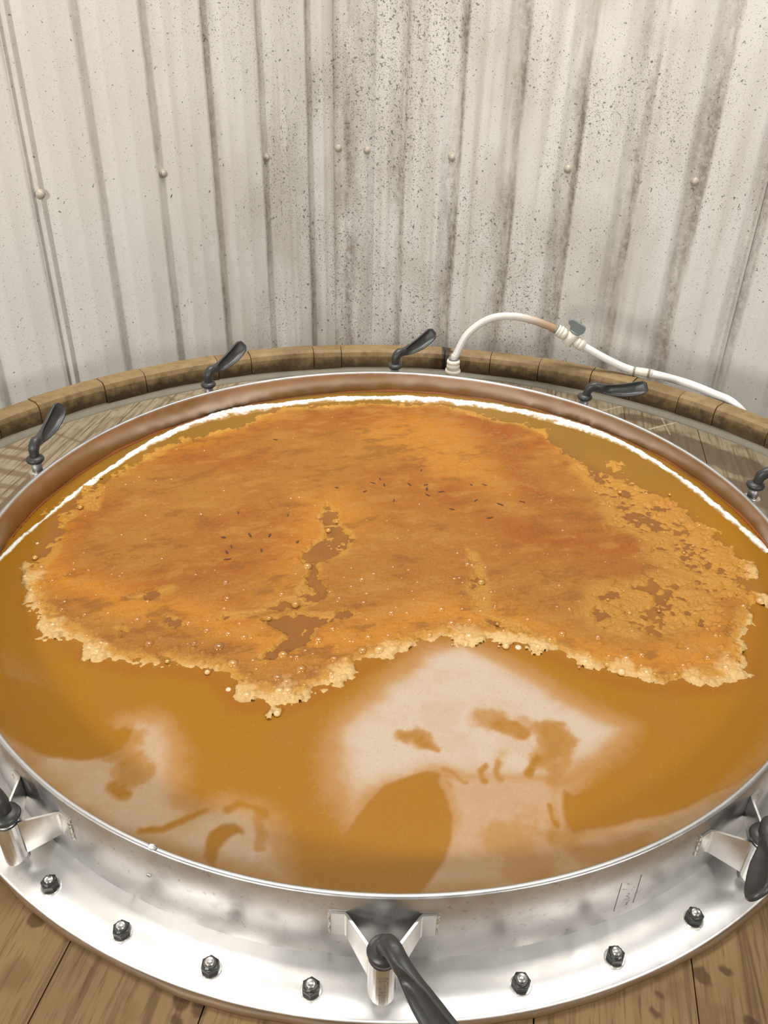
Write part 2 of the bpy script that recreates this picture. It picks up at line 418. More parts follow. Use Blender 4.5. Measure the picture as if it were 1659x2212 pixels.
OPEN = [[[[-0.0935,0.1229],[-0.0692,0.0994],[-0.0637,0.0589],[-0.0438,0.0319],[-0.0571,-0.0052],[-0.0829,-0.0211],[-0.0861,-0.0551],[-0.0699,-0.0824],[-0.0818,-0.1093],[-0.108,-0.1228],[-0.1507,-0.1281],[-0.197,-0.1417],[-0.1966,-0.1293],[-0.1521,-0.118],[-0.1166,-0.0926],[-0.1042,-0.0461],[-0.1138,-0.0068],[-0.0933,0.036],[-0.1,0.0808]],1.0],[[[-0.108,-0.1228],[-0.0751,-0.1261],[-0.0431,-0.1151],[-0.0318,-0.125],[-0.0635,-0.1383],[-0.0782,-0.1549],[-0.0919,-0.1787],[-0.1197,-0.2056],[-0.1389,-0.2133],[-0.148,-0.2026],[-0.1276,-0.1834],[-0.12,-0.1599],[-0.149,-0.1405]],1.0],[[[0.0967,0.0199],[0.1198,0.0048],[0.1211,-0.0496],[0.1262,-0.0862],[0.1195,-0.1295],[0.0958,-0.1217],[0.0904,-0.0782],[0.0993,-0.0309]],0.55],[[[0.1148,-0.1212],[0.1514,-0.1328],[0.169,-0.1605],[0.1384,-0.1534],[0.108,-0.138]],0.8],[[[-0.2863,-0.0837],[-0.2603,-0.0738],[-0.2471,-0.0826],[-0.2699,-0.1055],[-0.2974,-0.1062],[-0.3273,-0.0982]],0.6],[[[-0.2612,-0.1309],[-0.2361,-0.1345],[-0.2273,-0.1507],[-0.2467,-0.1592],[-0.2626,-0.1475]],0.8],[[[-0.3145,-0.1529],[-0.3024,-0.1485],[-0.2928,-0.1643],[-0.3,-0.1762]],0.9],[[[0.2658,0.3235],[0.3255,0.2495],[0.3799,0.1819],[0.4197,0.1077],[0.4397,0.0295],[0.4459,-0.0408],[0.4243,-0.0872],[0.3822,-0.0795],[0.3404,-0.0243],[0.3055,0.0583],[0.2968,0.1408],[0.2658,0.2332]],0.38],[[[0.2425,-0.0463],[0.3286,-0.0246],[0.3906,-0.0517],[0.3934,-0.114],[0.3484,-0.156],[0.2936,-0.1652],[0.2444,-0.1507],[0.2253,-0.1098]],0.38],[[[-0.471,0.0039],[-0.4719,0.0935],[-0.4359,0.1442],[-0.4114,0.1074],[-0.4349,0.0596],[-0.4221,-0.0153],[-0.4261,-0.0548],[-0.4525,-0.0459]],0.66],[[[-0.444,0.1701],[-0.414,0.1844],[-0.4011,0.0837],[-0.4297,0.0829]],0.58],[[[0.0589,-0.1594],[0.0778,-0.1509],[0.0905,-0.1586],[0.0636,-0.171]],0.6]]
RUST = [[[[-0.4512,0.0706],[-0.4244,0.107],[-0.3825,0.1205],[-0.4036,0.0605],[-0.4111,0.0056],[-0.4038,-0.0348],[-0.366,-0.0627],[-0.3054,-0.075],[-0.2377,-0.0449],[-0.1872,-0.0338],[-0.2481,-0.0781],[-0.2996,-0.0975],[-0.3438,-0.0986],[-0.3914,-0.0727],[-0.4251,-0.0154]],1.0],[[[-0.2181,0.3567],[-0.1519,0.3845],[-0.0672,0.4049],[0.0115,0.4255],[0.0832,0.428],[0.0427,0.3911],[-0.0648,0.3534],[-0.1545,0.334]],0.7],[[[0.0908,0.4192],[0.16,0.395],[0.2077,0.3377],[0.2038,0.2456],[0.2342,0.1644],[0.2571,0.1029],[0.27,0.0685],[0.2402,0.0791],[0.192,0.1503],[0.1667,0.2301],[0.1609,0.3201]],1.0],[[[-0.4032,0.3017],[-0.3164,0.3125],[-0.2472,0.3474],[-0.2135,0.3239],[-0.2925,0.23],[-0.3454,0.2142]],0.6],[[[0.1363,0.0535],[0.2147,0.0783],[0.3007,0.0363],[0.3378,-0.0341],[0.3076,-0.0632],[0.236,-0.0173],[0.1814,-0.0287],[0.1483,-0.0097]],0.55],[[[-0.2551,0.0423],[-0.1794,0.0785],[-0.124,0.0351],[-0.1412,-0.0276],[-0.2031,-0.0769],[-0.2465,-0.0305]],0.4],[[[-0.0447,0.2235],[0.0394,0.2121],[0.1042,0.135],[0.1638,0.0769],[0.1301,0.0533],[0.038,0.133],[-0.0427,0.1691]],0.5]]
YELL = [[[[-0.4275,-0.0829],[-0.3549,-0.0989],[-0.2692,-0.1312],[-0.1868,-0.1695],[-0.1206,-0.1983],[-0.04,-0.1812],[0.0116,-0.1566],[0.0655,-0.1308],[0.1393,-0.1453],[0.1889,-0.1678],[0.2487,-0.2038],[0.3047,-0.2203],[0.3608,-0.2154],[0.396,-0.1703],[0.3802,-0.1552],[0.2898,-0.1806],[0.2164,-0.1593],[0.1429,-0.112],[0.067,-0.0966],[-0.0205,-0.1413],[-0.1034,-0.1674],[-0.1924,-0.1375],[-0.2775,-0.0969],[-0.366,-0.0627],[-0.4212,-0.0353]],0.8],[[[-0.4634,-0.0165],[-0.4741,0.0816],[-0.4558,0.1436],[-0.4324,0.1771],[-0.4254,0.1317],[-0.4411,0.0594],[-0.4179,-0.045]],0.9],[[[0.2532,0.3392],[0.2995,0.2633],[0.3518,0.208],[0.4071,0.1567],[0.4377,0.0621],[0.4551,-0.0309],[0.4468,-0.0867],[0.4048,-0.0789],[0.4028,0.0284],[0.3641,0.1181],[0.3114,0.1798]],0.75],[[[0.3167,-0.0722],[0.3794,-0.0884],[0.4068,-0.1385],[0.3857,-0.2004],[0.3286,-0.2232],[0.2943,-0.2027],[0.3378,-0.1562]],0.6],[[[-0.0493,0.3456],[0.0427,0.3911],[0.1181,0.3512],[0.1539,0.2441],[0.1665,0.1623],[0.1066,0.1736],[0.0258,0.2546]],0.55],[[[-0.1203,0.1283],[-0.0691,0.1552],[-0.0267,0.0829],[-0.0613,0.0154],[-0.1109,-0.0366],[-0.1344,-0.0841],[-0.1543,-0.1025],[-0.1317,-0.0073]],0.5],[[[-0.4248,0.1977],[-0.3295,0.3041],[-0.2204,0.3736],[-0.2017,0.4092],[-0.1761,0.3924],[-0.2705,0.3061],[-0.3802,0.2131]],0.5]]
FOAM = [[[[0.0848,-0.1658],[0.115,-0.1774],[0.1426,-0.2064],[0.1726,-0.2407],[0.2025,-0.2633],[0.2406,-0.2846],[0.2259,-0.3092],[0.203,-0.3329],[0.1778,-0.3501],[0.1586,-0.3613],[0.1153,-0.3623],[0.072,-0.3633],[0.0465,-0.3542],[0.0073,-0.37],[-0.0135,-0.391],[-0.0281,-0.4205],[-0.0431,-0.3866],[-0.054,-0.3387],[-0.0448,-0.2974],[-0.0245,-0.2555],[0.0066,-0.2184],[0.0477,-0.1806]],0.022,1.0],[[[0.0881,-0.1931],[0.1301,-0.228],[0.1495,-0.2678],[0.1209,-0.3117],[0.0566,-0.3248],[0.0072,-0.3373],[-0.0194,-0.3379],[-0.0163,-0.2906],[0.0213,-0.2444],[0.0569,-0.2085]],0.03,1.0],[[[0.0423,-0.3477],[0.1177,-0.3405],[0.1668,-0.3504],[0.16,-0.3922],[0.1512,-0.4213],[0.1661,-0.4393],[0.1224,-0.4704],[0.0643,-0.4839],[0.0117,-0.489],[0.0392,-0.4464],[0.0527,-0.4092]],0.014,0.72],[[[0.0847,-0.4649],[0.1088,-0.4559],[0.1325,-0.4532],[0.13,-0.4703],[0.0795,-0.4816]],0.012,0.85],[[[0.1405,-0.367],[0.1659,-0.3558],[0.203,-0.3329],[0.1689,-0.3768],[0.1601,-0.4165],[0.1936,-0.4013],[0.2388,-0.3855],[0.2958,-0.3636],[0.3768,-0.3058],[0.3521,-0.3728],[0.2724,-0.4141],[0.1979,-0.4497],[0.1221,-0.4725],[0.139,-0.4354]],0.01,0.68],[[[0.2262,-0.4197],[0.2683,-0.3997],[0.3097,-0.3737],[0.3682,-0.3292],[0.3521,-0.3728],[0.2717,-0.4164],[0.2178,-0.4382]],0.012,0.85],[[[-0.4105,-0.2746],[-0.3772,-0.2991],[-0.3365,-0.3222],[-0.2941,-0.3271],[-0.2723,-0.3088],[-0.2683,-0.2903],[-0.2475,-0.2803],[-0.2249,-0.2861],[-0.2026,-0.3132],[-0.1898,-0.3474],[-0.18,-0.3819],[-0.1621,-0.3932],[-0.14,-0.3877],[-0.1118,-0.3931],[-0.093,-0.4171],[-0.0831,-0.4446],[-0.0715,-0.4806],[-0.1991,-0.447],[-0.2843,-0.4044],[-0.388,-0.3292]],0.016,0.76],[[[-0.262,-0.2964],[-0.2412,-0.2865],[-0.219,-0.3015],[-0.1985,-0.342],[-0.187,-0.3847],[-0.2081,-0.3851],[-0.2331,-0.3539],[-0.2464,-0.3201]],0.025,1.0],[[[-0.3956,-0.2995],[-0.3546,-0.3342],[-0.3206,-0.3667],[-0.2847,-0.3969],[-0.2996,-0.4022],[-0.3421,-0.3672],[-0.3835,-0.3291]],0.012,0.9],[[[-0.1506,-0.399],[-0.1219,-0.3959],[-0.0983,-0.4173],[-0.0909,-0.4447],[-0.0998,-0.4666],[-0.1197,-0.4628],[-0.1342,-0.4456],[-0.1253,-0.4272],[-0.1402,-0.411]],0.016,0.9],[[[-0.4296,-0.191],[-0.3908,-0.2123],[-0.3513,-0.2534],[-0.3343,-0.2887],[-0.3681,-0.2604],[-0.3775,-0.2738],[-0.4096,-0.2411]],0.02,0.2],[[[-0.1281,-0.4587],[-0.1043,-0.4625],[-0.049,-0.4781],[-0.0711,-0.4847],[-0.1344,-0.4673]],0.01,0.55]]
AMB = [[[[0.0392,-0.35],[0.0488,-0.3519],[0.053,-0.354],[0.0504,-0.3648],[0.0574,-0.3803],[0.0602,-0.3993],[0.0592,-0.4242],[0.0518,-0.4462],[0.0405,-0.4637],[0.0267,-0.4827],[-0.0334,-0.4859],[-0.0555,-0.444],[-0.035,-0.4206],[-0.0178,-0.3886],[-0.0013,-0.3675],[0.0203,-0.3564]],0.004],[[[0.1646,-0.3665],[0.1595,-0.3872],[0.1592,-0.4093],[0.166,-0.4173],[0.1769,-0.4133],[0.1914,-0.412],[0.2087,-0.4078],[0.2269,-0.4001],[0.2486,-0.3962],[0.2714,-0.3888],[0.2966,-0.375],[0.3218,-0.363],[0.3444,-0.3475],[0.3708,-0.3291],[0.4082,-0.2282],[0.2841,-0.2959],[0.2387,-0.3321],[0.1976,-0.3605],[0.1731,-0.3767]],0.004],[[[-0.1543,-0.4483],[-0.1557,-0.4325],[-0.1539,-0.4208],[-0.1448,-0.4125],[-0.1338,-0.4123],[-0.1249,-0.4169],[-0.1218,-0.4234],[-0.1293,-0.4226],[-0.1364,-0.4284],[-0.1404,-0.4377],[-0.1409,-0.4524],[-0.1347,-0.4652]],0.004],[[[-0.404,-0.2904],[-0.3743,-0.3183],[-0.3461,-0.3329],[-0.32,-0.3436],[-0.2945,-0.347],[-0.2734,-0.3437],[-0.2586,-0.3332],[-0.2509,-0.3202],[-0.2518,-0.3083],[-0.2612,-0.3025],[-0.2686,-0.3057],[-0.2828,-0.2969],[-0.3299,-0.2595],[-0.4328,-0.2206]],0.005]]
STROKE = [[[[0.0171,-0.3081],[0.0276,-0.3067],[0.038,-0.3136]],0.006,0.009,0.8],[[[0.0321,-0.3149],[0.0432,-0.3205],[0.0512,-0.3249]],0.002,0.004,0.6],[[[0.096,-0.283],[0.1052,-0.2847]],0.006,0.012,0.45],[[[0.1115,-0.2913],[0.1227,-0.2948],[0.1336,-0.3006]],0.004,0.006,0.75],[[[0.1376,-0.287],[0.1438,-0.2931]],0.004,0.008,0.3],[[[0.1638,-0.2987],[0.1674,-0.3106],[0.1597,-0.3253],[0.1504,-0.3341]],0.008,0.012,0.75],[[[0.1466,-0.3297],[0.1397,-0.3411],[0.1338,-0.3522]],0.0032,0.003,0.9],[[[0.0962,-0.3437],[0.0903,-0.351],[0.0919,-0.3628]],0.002,0.003,0.8],[[[0.109,-0.3395],[0.1052,-0.3507],[0.1078,-0.3598]],0.0022,0.004,0.65],[[[0.1127,-0.3293],[0.1091,-0.3378]],0.004,0.007,0.3],[[[0.0555,-0.3485],[0.0661,-0.3537],[0.0746,-0.3643]],0.0018,0.003,0.65],[[[0.0582,-0.3636],[0.0614,-0.3688]],0.001,0.002,0.5],[[[0.174,-0.3336],[0.1611,-0.345],[0.1542,-0.3614]],0.003,0.005,0.45],[[[-0.2607,-0.3145],[-0.2593,-0.3309]],0.011,0.01,0.6],[[[-0.2434,-0.3514],[-0.2414,-0.3622]],0.009,0.01,0.6],[[[-0.2521,-0.3747],[-0.2471,-0.3788],[-0.2418,-0.3828]],0.005,0.003,0.9],[[[-0.2134,-0.4221],[-0.1954,-0.4208],[-0.183,-0.4124],[-0.174,-0.4064],[-0.1628,-0.4002]],0.0026,0.003,0.9],[[[-0.1424,-0.3978],[-0.1329,-0.3921],[-0.12,-0.3943],[-0.1084,-0.403]],0.0028,0.003,0.9],[[[-0.1151,-0.408],[-0.1091,-0.4222],[-0.1099,-0.4361]],0.0015,0.004,0.5],[[[0.1486,-0.3875],[0.1492,-0.3999],[0.1518,-0.4095]],0.0016,0.002,0.85],[[[0.1136,-0.4314],[0.1253,-0.449]],0.016,0.02,0.35],[[[0.1492,-0.4214],[0.1701,-0.4392],[0.1974,-0.4409],[0.224,-0.429]],0.003,0.008,0.4],[[[0.1637,-0.4303],[0.1954,-0.4319],[0.2315,-0.4149]],0.002,0.004,0.3]]
RING = [[184.8,0.5023,0.0031],[183.4,0.4949,0.0034],[177.1,0.4855,0.0051],[171.5,0.4753,0.0058],[165.1,0.4708,0.0073],[158.7,0.4692,0.0074],[151.2,0.47,0.007],[142.1,0.4802,0.0097],[135.3,0.4849,0.0096],[130.2,0.4848,0.0111],[124.8,0.4889,0.0158],[120.2,0.4821,0.0164],[114.4,0.4773,0.0087],[106.5,0.4731,0.0091],[98.5,0.4725,0.0121],[91.6,0.4695,0.0113],[84.6,0.4676,0.0121],[76.6,0.4711,0.0128],[68.8,0.4761,0.014],[61.9,0.4786,0.0149],[54.9,0.4813,0.0124],[48.9,0.4838,0.0115],[42.7,0.4858,0.0118],[36.0,0.4831,0.0098],[30.1,0.4805,0.0101],[25.2,0.4791,0.0081],[16.1,0.4788,0.0075],[8.8,0.4852,0.0068],[1.8,0.495,0.0053]]
BUB = [[-0.24,-0.0548,0.0038],[-0.2179,-0.0449,0.00244],[-0.2002,-0.0692,0.00478],[-0.1931,-0.1009,0.00533],[-0.1758,-0.0832,0.00304],[-0.1931,-0.1199,0.00409],[-0.1291,-0.0907,0.0047],[-0.1104,-0.1092,0.00529],[-0.1032,-0.0336,0.00668],[-0.0476,-0.035,0.00264],[-0.0335,-0.0591,0.00483],[-0.0191,-0.0473,0.00383],[0.0052,-0.0321,0.00317],[0.0245,-0.0383,0.00386],[-0.0592,-0.0968,0.00418],[-0.0297,-0.104,0.00416],[-0.0266,-0.0866,0.00337],[0.0032,-0.1225,0.00491],[0.0089,-0.1121,0.00264],[-0.0225,-0.166,0.0052],[-0.0426,-0.1735,0.00376],[-0.1386,-0.135,0.00356],[-0.2296,-0.146,0.004],[-0.1709,-0.1457,0.0032],[-0.2062,-0.1588,0.00475],[-0.1807,-0.1641,0.00505],[-0.1624,-0.1695,0.00502],[-0.2164,-0.1791,0.00342],[-0.1878,-0.1864,0.00742],[-0.1152,-0.197,0.00643],[-0.078,-0.1721,0.00595],[-0.0636,-0.1527,0.00446],[-0.0913,-0.1897,0.0037],[-0.0824,-0.1947,0.00338],[-0.0995,-0.2004,0.00428],[-0.1679,-0.2127,0.00694],[-0.093,-0.2195,0.00675],[-0.1411,-0.2202,0.0033],[-0.1468,-0.2067,0.00364],[-0.117,-0.2328,0.00593],[-0.1067,-0.2388,0.00516],[-0.0588,-0.2023,0.00549],[-0.028,-0.1881,0.00618],[-0.0095,-0.1865,0.00696],[-0.0603,-0.2251,0.00373],[-0.054,-0.2185,0.00376],[-0.0427,-0.2183,0.00331],[-0.1457,-0.259,0.00578],[-0.1125,-0.2522,0.00582],[-0.1037,-0.252,0.00655],[-0.1928,-0.2251,0.00373],[-0.1664,-0.2485,0.00365],[-0.111,-0.2826,0.00452],[-0.2912,0.2643,0.00364],[-0.335,0.2672,0.00365],[-0.3753,0.1664,0.00244],[-0.4134,0.1496,0.00313],[-0.4317,0.0964,0.00418],[-0.3357,0.0778,0.00321],[-0.2605,0.0821,0.0046],[-0.2339,0.082,0.00322],[-0.3213,0.0204,0.00351],[-0.2897,-0.0225,0.0034],[-0.3124,-0.0296,0.0019],[-0.3927,-0.0125,0.00278],[-0.3986,-0.0345,0.00316],[-0.3952,-0.0578,0.00268],[-0.401,-0.059,0.00206],[-0.3439,-0.0564,0.0031],[-0.3328,-0.0599,0.00309],[-0.2865,-0.1091,0.00357],[-0.2899,-0.1422,0.00501],[-0.2661,-0.1832,0.00595],[-0.3827,-0.1259,0.0039],[-0.2161,-0.1806,0.0041],[-0.4514,-0.0233,0.00424],[-0.4612,0.0107,0.00261],[-0.4492,-0.0637,0.0037],[-0.4323,-0.0899,0.00322],[-0.3839,-0.1535,0.00419],[-0.4401,0.1456,0.00288],[-0.32,-0.1969,0.00477],[-0.3391,-0.1711,0.00263],[-0.1926,-0.2252,0.00286],[-0.2394,-0.2095,0.0029],[0.3101,0.1207,0.00261],[0.3335,0.1598,0.0039],[0.3321,0.0358,0.00245],[0.3704,0.0573,0.0025],[0.371,0.1577,0.00268],[0.4043,0.1554,0.00268],[0.2761,-0.0134,0.00236],[0.3242,-0.0167,0.00236],[0.1512,-0.0729,0.00225],[0.1415,-0.0487,0.0023],[0.2279,-0.0942,0.00221],[0.2842,-0.1145,0.00356],[0.198,-0.1546,0.00573],[0.238,-0.1593,0.00457],[0.2803,-0.1878,0.00483],[0.2623,-0.1936,0.00517],[0.3733,-0.153,0.00383],[0.3353,-0.1758,0.00375],[0.3525,-0.1895,0.00445],[0.3219,-0.2035,0.00476],[0.3757,-0.1863,0.00409],[0.423,-0.0994,0.00522],[0.4471,-0.0878,0.00567],[0.3677,-0.205,0.00439],[0.3409,-0.2185,0.00289],[0.2791,-0.2149,0.00507],[0.2523,-0.2143,0.00543],[0.2393,-0.2029,0.00366],[0.2163,-0.1995,0.0044],[0.1674,-0.1765,0.00412],[0.132,-0.176,0.0045],[0.146,-0.1756,0.0045],[0.4001,0.0261,0.00244],[0.3836,0.0105,0.00241],[0.318,-0.0005,0.00239],[0.32,-0.1093,0.00219],[0.2867,-0.0726,0.00225],[0.2639,-0.0894,0.00222],[0.2051,0.0019,0.00239],[0.2004,0.0025,0.00239],[0.2309,0.0007,0.00239],[0.1565,0.0024,0.00239],[0.2666,0.1624,0.00269],[0.2977,0.1601,0.00268],[0.2875,-0.2173,0.00325],[0.4492,0.283,0.00265],[-0.0996,0.388,0.00258],[-0.1573,0.3096,0.00246],[-0.1868,0.3457,0.00251],[-0.0918,0.2778,0.00241],[-0.1448,0.224,0.00233],[-0.141,0.1272,0.00349],[-0.1268,0.1465,0.00221],[-0.1055,0.1108,0.00216],[-0.1429,0.1016,0.00214],[-0.1683,0.0786,0.00211],[-0.1602,0.055,0.00207],[-0.1304,0.0349,0.00204],[-0.0723,0.0699,0.00209],[-0.0824,0.0491,0.00454],[-0.0657,0.012,0.00201],[-0.0316,0.0756,0.0021],[-0.0042,0.0738,0.00273],[-0.0189,0.0733,0.0021],[0.025,0.0514,0.00207],[0.0074,0.0472,0.00206],[0.0105,0.0317,0.00326],[0.0415,0.1175,0.00304],[0.005,0.1152,0.00217],[0.1164,0.0456,0.00268],[0.1406,0.0195,0.00243],[0.0881,-0.0003,0.00398],[0.0993,-0.024,0.00488],[0.1051,-0.0255,0.0039],[0.081,-0.0548,0.00419],[0.1139,-0.0602,0.00532],[0.0688,-0.0721,0.00226],[0.0352,-0.0629,0.00303],[0.0284,-0.0807,0.00298],[0.03,-0.0963,0.00258],[0.0869,-0.1133,0.004],[0.0623,-0.1147,0.00508],[0.0945,-0.1334,0.00464],[0.0728,-0.1394,0.00568],[0.115,-0.0918,0.00296],[0.1244,-0.0797,0.00299],[0.1083,-0.1164,0.00362],[0.0048,-0.0314,0.0031],[0.0241,-0.0374,0.00348],[0.1261,-0.138,0.00249],[0.0916,-0.1615,0.00592],[0.081,-0.1644,0.00243],[0.099,-0.1678,0.00277]]
FLECK = [[0.0464,0.2124],[0.1378,0.1732],[-0.0259,0.1735],[-0.0152,0.1845],[0.0278,0.1712],[0.0522,0.1706],[0.0532,0.1589],[0.0534,0.1423],[0.0738,0.1518],[0.1188,0.1726],[0.1222,0.1293],[0.1554,0.1192],[0.1878,0.1276],[0.0056,0.1259],[0.0861,0.1063],[0.138,0.0854],[-0.0366,0.1498],[-0.1404,0.0831],[-0.1591,0.0341],[-0.1206,0.019],[-0.1654,-0.001],[-0.1848,0.3041],[-0.2095,0.0869],[-0.2195,0.027],[-0.2095,-0.0064],[-0.2056,0.0061],[-0.1855,0.0333],[-0.2057,-0.0215],[-0.0088,0.1688],[-0.078,0.1588]]
CLUMP = [[-0.1427,-0.255,0.0106],[-0.1089,-0.2475,0.0155],[-0.0508,-0.2184,0.014],[-0.0038,-0.1841,0.0113],[0.0901,-0.1649,0.021],[0.1292,-0.1654,0.0126],[0.1669,-0.1761,0.0125],[0.2163,-0.2024,0.0101],[0.2555,-0.2073,0.0141],[0.2781,-0.2174,0.01],[0.3296,-0.2197,0.01],[0.3705,-0.2008,0.0163],[-0.3238,-0.1921,0.0143],[-0.3844,-0.1506,0.0127],[-0.4341,-0.0645,0.0125],[0.4581,-0.0309,0.0118],[0.4524,-0.0865,0.0079],[-0.115,-0.2836,0.0066]]
HOSE = [[0.1207,0.6673,-0.0674],[0.119,0.6676,-0.0422],[0.1256,0.6696,-0.0312],[0.145,0.6767,0.0075],[0.183,0.6794,0.0374],[0.2267,0.6788,0.0452],[0.2715,0.6756,0.0384],[0.3171,0.6695,0.0234],[0.3422,0.6645,0.0101],[0.3662,0.6591,-0.0022],[0.4051,0.651,-0.0206],[0.4416,0.6423,-0.035],[0.4678,0.6346,-0.0416],[0.494,0.6249,-0.0414],[0.5244,0.611,-0.0431],[0.5623,0.5872,-0.0457],[0.5992,0.5611,-0.0517],[0.6313,0.5352,-0.0593]]

# ------------------------------------------------------------------ room shell
WS = 0.66                                                # wall pitch: ribs six inches apart
K = Vector((-0.1574, 1.5288, 0.0))                      # where the two sheet-metal walls meet
TL = Vector((0.67525, 0.73759, 0.0)); NL = Vector((0.73759, -0.67525, 0.0))
TR = Vector((0.92735, -0.37418, 0.0)); NR = Vector((-0.37418, -0.92735, 0.0))
ZC = 4.2                                                # ceiling height
GD = 0.022 * WS                                              # groove depth

def wall_dens(side, t):
    t = t / WS
    if side == 'L':
        return float(np.interp(-t, [0, 0.35, 0.7, 1.0, 1.4], [1.0, 0.85, 0.55, 0.25, 0.05]))
    return float(np.interp(t, [0, 0.3, 0.8, 1.2, 1.6, 2.2], [1.0, 1.0, 0.95, 0.75, 0.45, 0.2]))

def panel(name, parent, T, N, side, t0, t1, grooves, lift=0.0):
    """one profiled sheet, its flats standing GD proud of the groove bottoms"""
    cols = []                                           # (t, out, dirt)
    def add(t, o, d):
        if t0 - 1e-6 <= t <= t1 + 1e-6: cols.append((t, o, d))
    add(t0, GD, 0.3)
    for g in grooves:
        if side == 'L': dk = (0.9, 1.0, 0.55, 0.35, 0.0, 0.0)
        else: dk = (0.25, 0.55, 0.8, 0.9, 1.0, 0.25)
        for dt, o, d in ((-0.012, GD, 0.0), (0.0, GD, dk[0]), (0.016, 0.0, dk[1]), (0.036, 0.0, dk[2]), (0.046, 0.0, dk[3]), (0.072, GD, dk[4]), (0.084, GD, 0.0)):
            add(g + dt * WS, o, d)
        m = g + 0.150 * WS                                   # a shallow stiffening rib in the flat
        for dt, o in ((-0.012, GD), (-0.004, GD + 0.0012), (0.004, GD + 0.0012), (0.012, GD)): add(m + dt * WS, o, 0.0)
    add(t1, GD, 0.3)
    cols.sort(key=lambda c: c[0])
    zs = [0.0, 0.6, 1.2, 1.5, 1.8, 2.1, 2.6, 3.4, ZC]
    V, Q, Cc = [], [], []
    for t, o, d in cols:
        p = K + T * t + N * (o + lift)
        for z in zs:
            V.append((p.x, p.y, z)); Cc.append((d, wall_dens(side, t), 0.0))
    nz = len(zs)
    for i in range(len(cols) - 1):
        for j in range(nz - 1):
            a = i * nz + j
            Q.append((a, a + nz, a + nz + 1, a + 1) if side == 'L' else (a, a + nz, a + nz + 1, a + 1))
    me = big_mesh(name, np.array(V), np.array(Q), M_WALL, np.array(Cc), smooth=False)
    return link(name, me, parent)

def slab(name, pts, th, mat):
    """vertical backing wall through plan points a-b, th thick away from the room"""
    (a, b, n) = pts
    a, b = a - n * 0.006, b - n * 0.006
    V = []
    for p in (a, b, b - n * th, a - n * th):
        V += [(p.x, p.y, 0.0), (p.x, p.y, ZC)]
    F = [(0, 2, 3, 1), (2, 4, 5, 3), (4, 6, 7, 5), (6, 0, 1, 7), (1, 3, 5, 7), (0, 6, 4, 2)]
    o = mesh_obj(name, V, F, mat); tag(o, kind='structure'); return o

EL, ER, QB = K - TL * 5.6, K + TR * 5.6, Vector((0.9, -5.6, 0))
wl = slab('wall_left', (EL, K + TL * 0.08, NL), 0.05, M_ROOM)
wr = slab('wall_right', (K - TR * 0.02, ER, NR), 0.05, M_ROOM)
def poly_plane(name, z, mat, th):
    pts = [K + Vector((0, .05, 0)), EL, QB, ER]
    V = [(p.x, p.y, z) for p in pts] + [(p.x, p.y, z + th) for p in pts]
    o = mesh_obj(name, V, [(0, 1, 2, 3), (7, 6, 5, 4), (0, 4, 5, 1), (1, 5, 6, 2), (2, 6, 7, 3), (3, 7, 4, 0)], mat)
    tag(o, kind='structure')
poly_plane('floor', 0.0, M_FLOOR, -0.1)

gl = [WS * (-1.095 + 0.229 * k) for k in range(-32, 5)]        # groove starts along the left wall
gr_ = [WS * (0.228 + 0.2255 * k) for k in range(0, 37)]        # and along the right wall
edges = [-5.55] + [gl[i] + 0.030 * WS for i in range(len(gl) - 1) if (i - 31) % 6 == 0] + [-0.02]
for i in range(len(edges) - 1):
    panel('panel', wl, TL, NL, 'L', edges[i], edges[i + 1], gl)
edges = [0.03] + [gr_[i] + 0.045 * WS for i in range(len(gr_)) if i % 6 == 0 and i > 0] + [5.55]
for i in range(len(edges) - 1):
    panel('panel', wr, TR, NR, 'R', edges[i], edges[i + 1], gr_)

# folded trim covering the corner
def trim():
    pa = K + TL * -0.045 * WS + NL * (GD + 0.002)
    pc = K + TR * 0.062 * WS + NR * (GD + 0.004)
    pb = K + TR * 0.172 * WS + NR * (GD + 0.002)
    nA = Vector((-(pc - pa).y, (pc - pa).x, 0)).normalized() * -1
    pts = [(pa - nA * 0.004, 0.8), (pa, 0.6), (pa.lerp(pc, 0.6), 0.35), (pa.lerp(pc, 0.85), 1.0), (pc, 1.0), (pc.lerp(pb, 0.2), 0.8), (pc.lerp(pb, 0.45), 0.3), (pb, 0.25), (pb - NR * 0.004, 0.8)]
    zs = [0.0, 0.8, 1.4, 1.7, 2.1, 2.6, 3.4, ZC]
    V, Q, Cc = [], [], []
    for p, d in pts:
        for z in zs: V.append((p.x, p.y, z)); Cc.append((d, 1.0, 0))
    n = len(zs)
    for i in range(len(pts) - 1):
        for j in range(n - 1): a = i * n + j; Q.append((a, a + n, a + n + 1, a + 1))
    o = link('trim_1', big_mesh('trim_1', np.array(V), np.array(Q), M_TRIM, np.array(Cc), smooth=False))
    tag(o, 'off white folded metal trim in the wall corner', None, None, 'structure')
    return o, pa, pc, pb
tr1, pa, pc, pb = trim()

# hex-washer screws along one row
V, F = lathe([(0.0, 0.0072), (0.0044, 0.0070), (0.0056, 0.0060), (0.0058, 0.0024), (0.0096, 0.0018), (0.0104, 0.0), (0.0, -0.001)], 12)
sm = bpy.data.meshes.new('screw'); sm.from_pydata(V, [], F); sm.materials.append(M_SCREW)
sm.polygons.foreach_set('use_smooth', [True] * len(sm.polygons))
def screw(parent, p, N, z):
    o = link('screw', sm, parent)
    o.rotation_euler = Vector((0, 0, 1)).rotation_difference(N).to_euler(); o.location = (p.x, p.y, z)
zsc = ZR + 0.200
for k in range(0, 7): screw(wl, K + TL * WS * (-1.293 + 0.4595 * (k - 4)) + NL * (GD if k == 4 else 0.0), NL, zsc)
for k in range(0, 7): screw(wr, K + TR * WS * (0.489 + 0.4515 * k), NR, zsc)
nA = Vector(((pc - pa).y, -(pc - pa).x, 0)).normalized()
